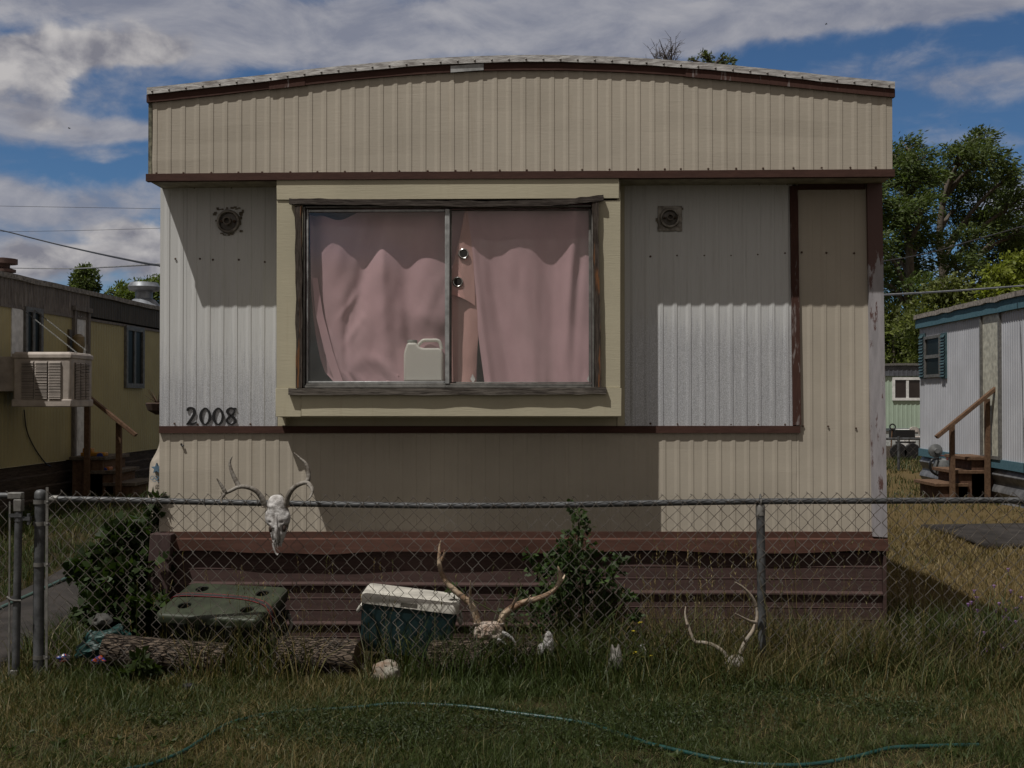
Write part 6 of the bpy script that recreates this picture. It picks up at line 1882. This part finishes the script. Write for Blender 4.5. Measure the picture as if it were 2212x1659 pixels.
TRUNK = m_wood('tree_bark', (0.040, 0.032, 0.025), (0.12, 0.10, 0.08), (3, 3, .6), 3)
def limbs(mb, path, r0, r1, centres, rl):
    """path: trunk points; a limb from the trunk to every clump, twigs to its clusters"""
    c = catmull(path, 5); k = len(c)
    mb.tube(c, [r0 + (r1 - r0) * i / (k - 1) for i in range(k)], 9)
    for cc, cen in centres:
        cc = Vector(cc)
        cand = [p for p in c if p.z < cc.z - .1] or [c[0]]
        s = min(cand, key=lambda p: (p - cc).length + .6 * abs((cc.z - p.z) - (Vector((p.x, p.y, 0)) - Vector((cc.x, cc.y, 0))).length))
        m1 = s.lerp(cc, .5) + Vector((0, 0, .12 * (cc - s).length)) + Vector((random.uniform(-.1, .1), random.uniform(-.1, .1), 0)) * (cc - s).length
        mb.tube(catmull([s, m1, cc], 4), lerp_list([rl, rl * .7, rl * .35], 9), 6)
        for q in cen[::2]:
            q = Vector(q)
            mb.tube([m1.lerp(cc, .6), cc.lerp(q, .45) + Vector((0, 0, .05 * (q - cc).length)), q], [rl * .4, rl * .25, rl * .08], 4)
def tree(lab, trunk, clumps, Y, ydep, nleaf, L, Wd, tone, tone2, r0, group, name='tree', base=None, sub=16, wind=1.0, rl=None, spread=.30):
    b = P(*trunk[0], Y)
    root = thing(name, lab, 'tree', (b.x, b.y, float(gz(b.x, b.y))), 0, group)
    acc, cen = crown(clumps, Y, ydep, nleaf, L, Wd, np.array(tone), np.array(tone2), sub, wind, spread=spread)
    pts = [Vector((b.x, b.y, float(gz(b.x, b.y)) - .1))] + [P(x, y, Y) for x, y in trunk[1:]]
    mb = MB(); limbs(mb, pts, r0, r0 * .22, cen, rl or r0 * .42)
    part('trunk', mb, TRUNK, root, smooth=True)
    o = acc.make('crown', LEAF)
    o.data.transform(rootm(root).inverted()); o.parent = root
    return root
GRP = 'trees behind the white trailer'
DG, DG2 = (0.048, 0.070, 0.022), (0.085, 0.112, 0.034)
tree('tallest tree with a dark open windblown crown, behind the white trailer', [(2052, 940), (2045, 760), (2040, 620), (2030, 500), (2045, 410), (2080, 330)],
     [(2110, 318, 34), (2075, 345, 36), (2145, 350, 36), (2052, 395, 34), (2105, 385, 48), (2160, 405, 42), (2120, 300, 22), (2185, 445, 40), (2060, 455, 36), (2128, 455, 50), (2172, 500, 44), (2095, 520, 40), (2145, 560, 44), (2190, 560, 36), (2072, 575, 34), (2200, 500, 30), (2110, 620, 36), (2160, 640, 34), (2180, 380, 22)],
     42, 2.2, 23000, .16, .062, DG, DG2, .24, GRP, wind=1.0)
tree('dense tree with a feathery crown just right of the beige home roof', [(1975, 940), (1968, 760), (1965, 560), (1955, 420), (1960, 350)],
     [(1930, 335, 26), (1962, 322, 24), (1990, 345, 30), (1945, 375, 34), (1985, 395, 34), (1915, 400, 34), (2010, 380, 24), (1950, 430, 36), (1990, 455, 36), (1915, 470, 38), (1955, 505, 40), (2000, 520, 34), (1920, 555, 40), (1965, 580, 38), (1930, 630, 38), (1990, 620, 34), (1880, 430, 40), (1875, 520, 40), (1880, 600, 40)],
     39, 1.8, 23000, .16, .055, (0.050, 0.074, 0.021), (0.085, 0.116, 0.032), .22, GRP, wind=1.3)
tree('lower olive green tree between the tall trees and the white trailer roof', [(2035, 940), (2034, 800), (2038, 700), (2040, 640)],
     [(2040, 625, 34), (2015, 665, 36), (2060, 670, 38), (1990, 700, 34), (2035, 710, 40), (2085, 705, 34), (2000, 745, 36), (2050, 750, 40), (2010, 785, 34), (2090, 745, 32), (2065, 630, 22)],
     35, 1.4, 9000, .15, .075, (0.070, 0.085, 0.024), (0.125, 0.140, 0.036), .16, GRP, wind=.4)
tree('broad leafy bush tree right behind the mint trailer roof', [(1935, 940), (1936, 820), (1930, 740)],
     [(1930, 690, 34), (1960, 715, 32), (1905, 700, 36), (1935, 735, 36), (1970, 755, 30), (1915, 755, 34), (1950, 780, 30), (1880, 720, 36), (1890, 780, 34), (1975, 790, 22)],
     37, 1.2, 8000, .15, .08, (0.066, 0.082, 0.024), (0.120, 0.138, 0.036), .15, GRP, wind=.4)
tree('bright yellow green tree at the right edge of the photo', [(2195, 940), (2192, 780), (2185, 660), (2180, 600)],
     [(2150, 590, 22), (2185, 575, 26), (2165, 625, 28), (2205, 615, 34), (2140, 640, 20), (2225, 575, 28), (2190, 655, 30), (2240, 640, 36), (2150, 670, 24)],
     32, 1.2, 7000, .14, .075, (0.105, 0.135, 0.020), (0.170, 0.195, 0.026), .14, GRP, wind=.5)
tree('dark spreading tree beyond the right edge, behind the tallest tree', [(2235, 940), (2235, 760), (2240, 620), (2230, 520)],
     [(2225, 520, 44), (2270, 540, 50), (2215, 600, 46), (2260, 620, 54), (2190, 690, 44), (2240, 700, 54), (2140, 720, 44), (2300, 650, 60), (2120, 680, 36), (2310, 560, 54)],
     47, 1.6, 9000, .20, .10, (0.044, 0.062, 0.022), (0.080, 0.100, 0.034), .22, GRP, wind=.6)
GL = 'trees behind the yellow trailer'
tree('small round dark green tree top above the yellow trailer roof', [(180, 940), (180, 760), (180, 640), (181, 605)],
     [(182, 590, 15), (170, 603, 14), (194, 603, 15), (180, 615, 18), (163, 612, 10), (199, 620, 12), (176, 635, 18), (190, 650, 18)],
     48, .8, 4500, .15, .075, (0.052, 0.075, 0.024), (0.090, 0.115, 0.034), .16, GL, wind=.2)
tree('lighter green windblown tree tops behind the roof vent of the yellow trailer', [(295, 940), (295, 760), (296, 660), (298, 630)],
     [(262, 622, 13), (240, 632, 9), (282, 628, 17), (305, 622, 18), (328, 618, 16), (345, 612, 18), (270, 645, 18), (300, 648, 24), (335, 645, 24), (250, 650, 14), (365, 620, 22), (385, 640, 26)],
     46, 1.0, 6500, .15, .07, (0.075, 0.105, 0.024), (0.125, 0.160, 0.036), .16, GL, wind=.7)
tree('leafy tree top showing over the right half of the roof', [(1545, 940), (1545, 500), (1543, 250), (1540, 150)],
     [(1492, 128, 5), (1516, 118, 8), (1530, 124, 8), (1562, 127, 8), (1581, 131, 6), (1546, 140, 10), (1570, 150, 16), (1525, 150, 16), (1545, 185, 30), (1590, 215, 40), (1500, 225, 38), (1550, 260, 60), (1610, 310, 60), (1490, 320, 60), (1550, 370, 70), (1620, 430, 60), (1480, 440, 60), (1550, 480, 60)],
     30, .5, 30000, .09, .045, (0.055, 0.070, 0.022), (0.090, 0.105, 0.034), .16, 'tree tops above the beige home roof', wind=.8)
# the far wood that closes the horizon
n = 26000
tx = RNG.uniform(-75, 75, n); hgt = 3.6 + 3.2 * fbm(tx * .12, tx * 0, 91)
tz = hgt * np.sqrt(RNG.uniform(0, 1, n)); ty = 86 + 6 * fbm(tx * .1, tx * 0 + 3, 92) + RNG.normal(0, 1.2, n)
fw = Acc(); kk = RNG.uniform(0, 1, (n, 1))
fw.add(*leaves(np.stack([tx, ty, tz], 1), RNG.normal(0, 1, (n, 3)), RNG.uniform(.4, .9, n), RNG.uniform(.25, .5, n), np.array([[.040, .058, .02]]) * (1 - kk) + np.array([[.075, .09, .03]]) * kk))
tag(fw.make('far_wood', LEAF), kind='stuff')
# bare tree top
b = P(1442, 940, 29)
root = thing('tree', 'bare leafless tree top of fine twigs showing over the roof', 'tree', (b.x, b.y, 0), 0, 'tree tops above the beige home roof')
mb = MB()
mb.tube(catmull([Vector((b.x, b.y, -.1)), P(1442, 600, 29), P(1441, 300, 29), P(1440, 150, 29)], 5), lerp_list([.14, .10, .06, .03], 16), 8)
part('trunk', mb, TRUNK, root, smooth=True)
tw = MB(); rng = random.Random(5)
for i in range(40):     # lower limbs, behind the house
    z0_ = rng.uniform(3.2, 9.3); a_ = rng.uniform(0, 6.28); l_ = rng.uniform(.8, 1.9) * (1.15 - z0_ / 14)
    s = Vector((b.x, b.y, z0_)); e = s + Vector((math.cos(a_) * l_, math.sin(a_) * l_, l_ * .8))
    if e.z > 10.2: continue
    tw.tube(catmull([s, s.lerp(e, .5) + Vector((0, 0, -.1)), e], 4), lerp_list([.03, .018, .005], 9), 5)
    for k in range(5):
        f = s.lerp(e, rng.uniform(.35, 1)); tw.tube([f, f + Vector((rng.uniform(-.4, .4), rng.uniform(-.4, .4), rng.uniform(.1, .5)))], [.010, .003], 3)
for i in range(46):
    s = P(1440 + rng.uniform(-6, 6), 190 - rng.uniform(0, 60), 29); e = P(rng.gauss(1442, 19), rng.uniform(86, 130), 29); e.y += rng.uniform(-.5, .5)
    m1 = s.lerp(e, .55) + Vector((rng.uniform(-.1, .1), 0, rng.uniform(-.02, .1)))
    tw.tube([s, m1, e], [.014, .009, .003], 4)
    for k in range(4):
        f = m1.lerp(e, rng.random()); tw.tube([f, f + Vector((rng.uniform(-.22, .26), rng.uniform(-.2, .2), rng.uniform(.02, .2)))], [.006, .002], 3)
part('twigs', tw, mat('bare_twig', (0.06, .048, .042), .9), root)
# ================================================================== shrubs and weeds
STEM = m_leaf('plant_stem', .1, False, (0.065, .080, .030))
def shrub(name, lab, cat, base, clumps, Y, ydep, n, L, Wd, t1, t2, nst=9, sub=10, spread=.34, group=None):
    b = P(*base, Y); b.z = float(gz(b.x, b.y))
    root = thing(name, lab, cat, b, 0, group)
    acc, cen = crown(clumps, Y, ydep, n, L, Wd, np.array(t1), np.array(t2), sub, .15, .35, spread)
    o = acc.make('foliage', LEAF); o.data.transform(rootm(root).inverted()); o.parent = root
    mb = MB()
    for cc, cs in cen:
        cc = Vector(cc); s = b + Vector((random.uniform(-.06, .06), random.uniform(-.04, .04), -.02))
        mb.tube(catmull([s, s.lerp(cc, .5) + Vector((random.uniform(-.03, .03), 0, .03)), cc], 4), lerp_list([.006, .004, .002], 9), 5)
        for q in cs[::2]: mb.tube([s.lerp(cc, .8), Vector(q)], [.003, .001], 4)
    part('stems', mb, STEM, root)
    return root
shrub('climbing_vine', 'dark broad leaved vine heaped at the left corner of the beige home', 'plant', (290, 1370),
      [(336, 1082, 8), (328, 1112, 16), (318, 1150, 24), (332, 1185, 22), (295, 1195, 28), (318, 1225, 30), (270, 1235, 30), (300, 1265, 34), (245, 1275, 32), (275, 1300, 36), (225, 1310, 30), (310, 1315, 34), (245, 1335, 32), (285, 1345, 34), (212, 1335, 20), (262, 1165, 26), (225, 1195, 24), (190, 1215, 22), (235, 1230, 28), (200, 1245, 24), (168, 1228, 14)],
      7.12, .24, 3900, .066, .054, (0.016, 0.028, 0.009), (0.032, 0.052, 0.014))
shrub('leafy_weed', 'tall leafy green weed growing against the brown skirting right of the brown antlers', 'plant', (1235, 1400),
      [(1252, 1112, 10), (1262, 1138, 12), (1240, 1150, 14), (1222, 1185, 20), (1262, 1185, 18), (1195, 1205, 18), (1240, 1215, 26), (1285, 1215, 22), (1165, 1235, 18), (1205, 1250, 26), (1255, 1260, 32), (1300, 1255, 22), (1325, 1235, 12), (1185, 1290, 28), (1225, 1300, 26), (1285, 1300, 26), (1335, 1280, 14), (1160, 1320, 24), (1210, 1345, 26), (1275, 1350, 24), (1315, 1345, 18), (1345, 1360, 20), (1120, 1290, 12), (980, 1275, 12), (1238, 1095, 6), (1145, 1200, 8), (1340, 1210, 8), (1100, 1330, 14), (1375, 1330, 12), (1360, 1290, 8)],
      6.74, .13, 1700, .038, .030, (0.024, 0.044, 0.016), (0.048, 0.078, 0.024), sub=12)
shrub('broadleaf_weed', 'low broad leaved weed in front of the leftmost log', 'plant', (300, 1455), [(300, 1432, 14), (285, 1445, 14), (315, 1448, 12)], 6.22, .04, 60, .06, .04, (0.020, 0.032, 0.010), (0.034, 0.050, 0.014), sub=6)
# grey green mats of low weeds in the turf
sg = Acc()
for px, py, rx, ry, n in ((760, 1600, .42, .10, 2600), (880, 1580, .25, .10, 1500), (640, 1570, .22, .08, 900), (1480, 1560, .35, .12, 1500), (1700, 1510, .45, .16, 2400), (1300, 1590, .35, .1, 1300), (1950, 1540, .3, .12, 1100), (1100, 1575, .3, .08, 900), (350, 1560, .3, .08, 700)):
    c = G(px, py)
    x = c.x + RNG.normal(0, rx * .6, n); y = c.y + RNG.normal(0, ry * 1.2, n)
    z = gz(x, y) + RNG.uniform(.005, .060, n)
    k = RNG.uniform(0, 1, (n, 1))
    sg.add(*leaves(np.stack([x, y, z], 1), RNG.normal(0, 1, (n, 3)) * np.array([1, 1, .4]) + np.array([0, 0, .6]), RNG.uniform(.012, .028, n), RNG.uniform(.004, .009, n), (SAGE_T * (1 - k) + GREEN_T * k) * RNG.uniform(.7, 1.3, (n, 1))))
# broad leaved rosettes scattered through the turf
for _ in range(190):
    c = G(random.uniform(-100, 2300), random.uniform(1470, 1690)); n = random.randint(5, 11)
    a = RNG.uniform(0, 6.283, n); e = RNG.uniform(.15, .8, n)
    d_ = np.stack([np.cos(a) * np.cos(e), np.sin(a) * np.cos(e), np.sin(e)], 1)
    L_ = RNG.uniform(.025, .060, n)
    k = random.random()
    sg.add(*leaves(np.tile([[c.x, c.y, float(gz(c.x, c.y)) + .012]], (n, 1)) + RNG.normal(0, .006, (n, 3)) * np.array([1, 1, .3]), d_, L_, L_ * RNG.uniform(.28, .5, n), (np.array([[.030, .048, .014]]) * (1 - k) + np.array([[.055, .070, .024]]) * k) * RNG.uniform(.7, 1.3, (n, 1))))
tag(sg.make('ground_cover', LEAF), kind='stuff')
# purple flowered weed at the right
kb = P(2150, 1462, 6.55); kb.z = 0
kw = thing('flowering_weed', 'tall weed with small purple flower heads at the right end of the fence', 'plant', kb)
z10 = zm(2000, 1200, 2.458)
heads = [(895, 680), (912, 668), (950, 715), (1080, 675), (1120, 710), (1185, 705), (1105, 755), (1135, 762), (1180, 785), (990, 850), (1005, 950), (1100, 945), (1135, 470), (1050, 570), (1062, 718), (945, 640), (1150, 600), (1215, 640), (1090, 925), (930, 600)]
ks = MB(); PUR = mat('purple_petal', (0.30, 0.17, 0.38), .7, 0, .3, 200)
FLM = MB()
for k in range(16):
    a = k * 2.4; e = .35 + .5 * (k % 3) / 2
    d = Vector((math.cos(a) * math.cos(e), math.sin(a) * math.cos(e), math.sin(e)))
    s_ = d.cross(Vector((0, 0, 1))).normalized() * .0022
    FLM.add([d * .002, d * .009 + s_, d * .015, d * .009 - s_], [(0, 1, 2, 3)])
FLM.lathe([(.001, -.012), (.005, -.008), (.0055, -.002), (.003, .003), (.001, .004)], 7)
f0 = None
kacc = Acc()
for i, (x, y) in enumerate(heads):
    Yh = 6.55 + random.uniform(-.14, .14)
    hp = P(*z10(x, y), Yh)
    s = kb + Vector((random.uniform(-.12, .10), random.uniform(-.08, .08), -.02))
    m1 = s.lerp(hp, .55) + Vector((random.uniform(-.03, .03), 0, 0))
    c = catmull([s, m1, hp], 4); ks.tube(c, lerp_list([.0035, .0025, .0015], len(c)), 5)
    if f0 is None: f0 = part('flower', FLM, PUR, kw, True); o = f0
    else: o = f0.copy(); COL.objects.link(o); o.parent = kw
    o.location = hp - kb
    n = 9
    pp = np.array([s.lerp(hp, random.uniform(.05, .9)) for _ in range(n)])
    kacc.add(*leaves(pp, RNG.normal(0, 1, (n, 3)) + np.array([0, 0, .4]), RNG.uniform(.03, .08, n), RNG.uniform(.005, .010, n), (np.array([0.040, .058, .026])[None] * RNG.uniform(.7, 1.4, (n, 1)))))
part('stems', ks, STEM, kw)
o = kacc.make('foliage', LEAF); o.data.transform(rootm(kw).inverted()); o.parent = kw
# small yellow flowers
yb = P(1400, 1440, 6.30); yb.z = 0
yw = thing('flowering_weed', 'little weed with tiny yellow flowers between two bone fragments', 'plant', yb)
ym = MB(); YLM = MB(); f0 = None; YEL_F = mat('yellow_petal', (0.50, 0.40, 0.02), .7)
for k in range(10):
    a = k * .63; d = Vector((math.cos(a), math.sin(a), .35)).normalized(); s_ = d.cross(Vector((0, 0, 1))).normalized() * .004
    YLM.add([d * .001, d * .007 + s_, d * .012, d * .007 - s_], [(0, 1, 2, 3)])
for x, y in ((455, 1185), (448, 1195), (570, 1210), (560, 1218), (495, 965), (488, 972), (440, 1030), (515, 1222), (460, 1200)):
    hp = P(*z9(x, y), 6.30)
    ym.tube([yb + Vector((random.uniform(-.03, .03), 0, 0)), hp], [.0025, .0015], 4)
    if f0 is None: f0 = part('flower', YLM, YEL_F, yw, True); o = f0
    else: o = f0.copy(); COL.objects.link(o); o.parent = yw
    o.location = hp - yb
part('stems', ym, STEM, yw)
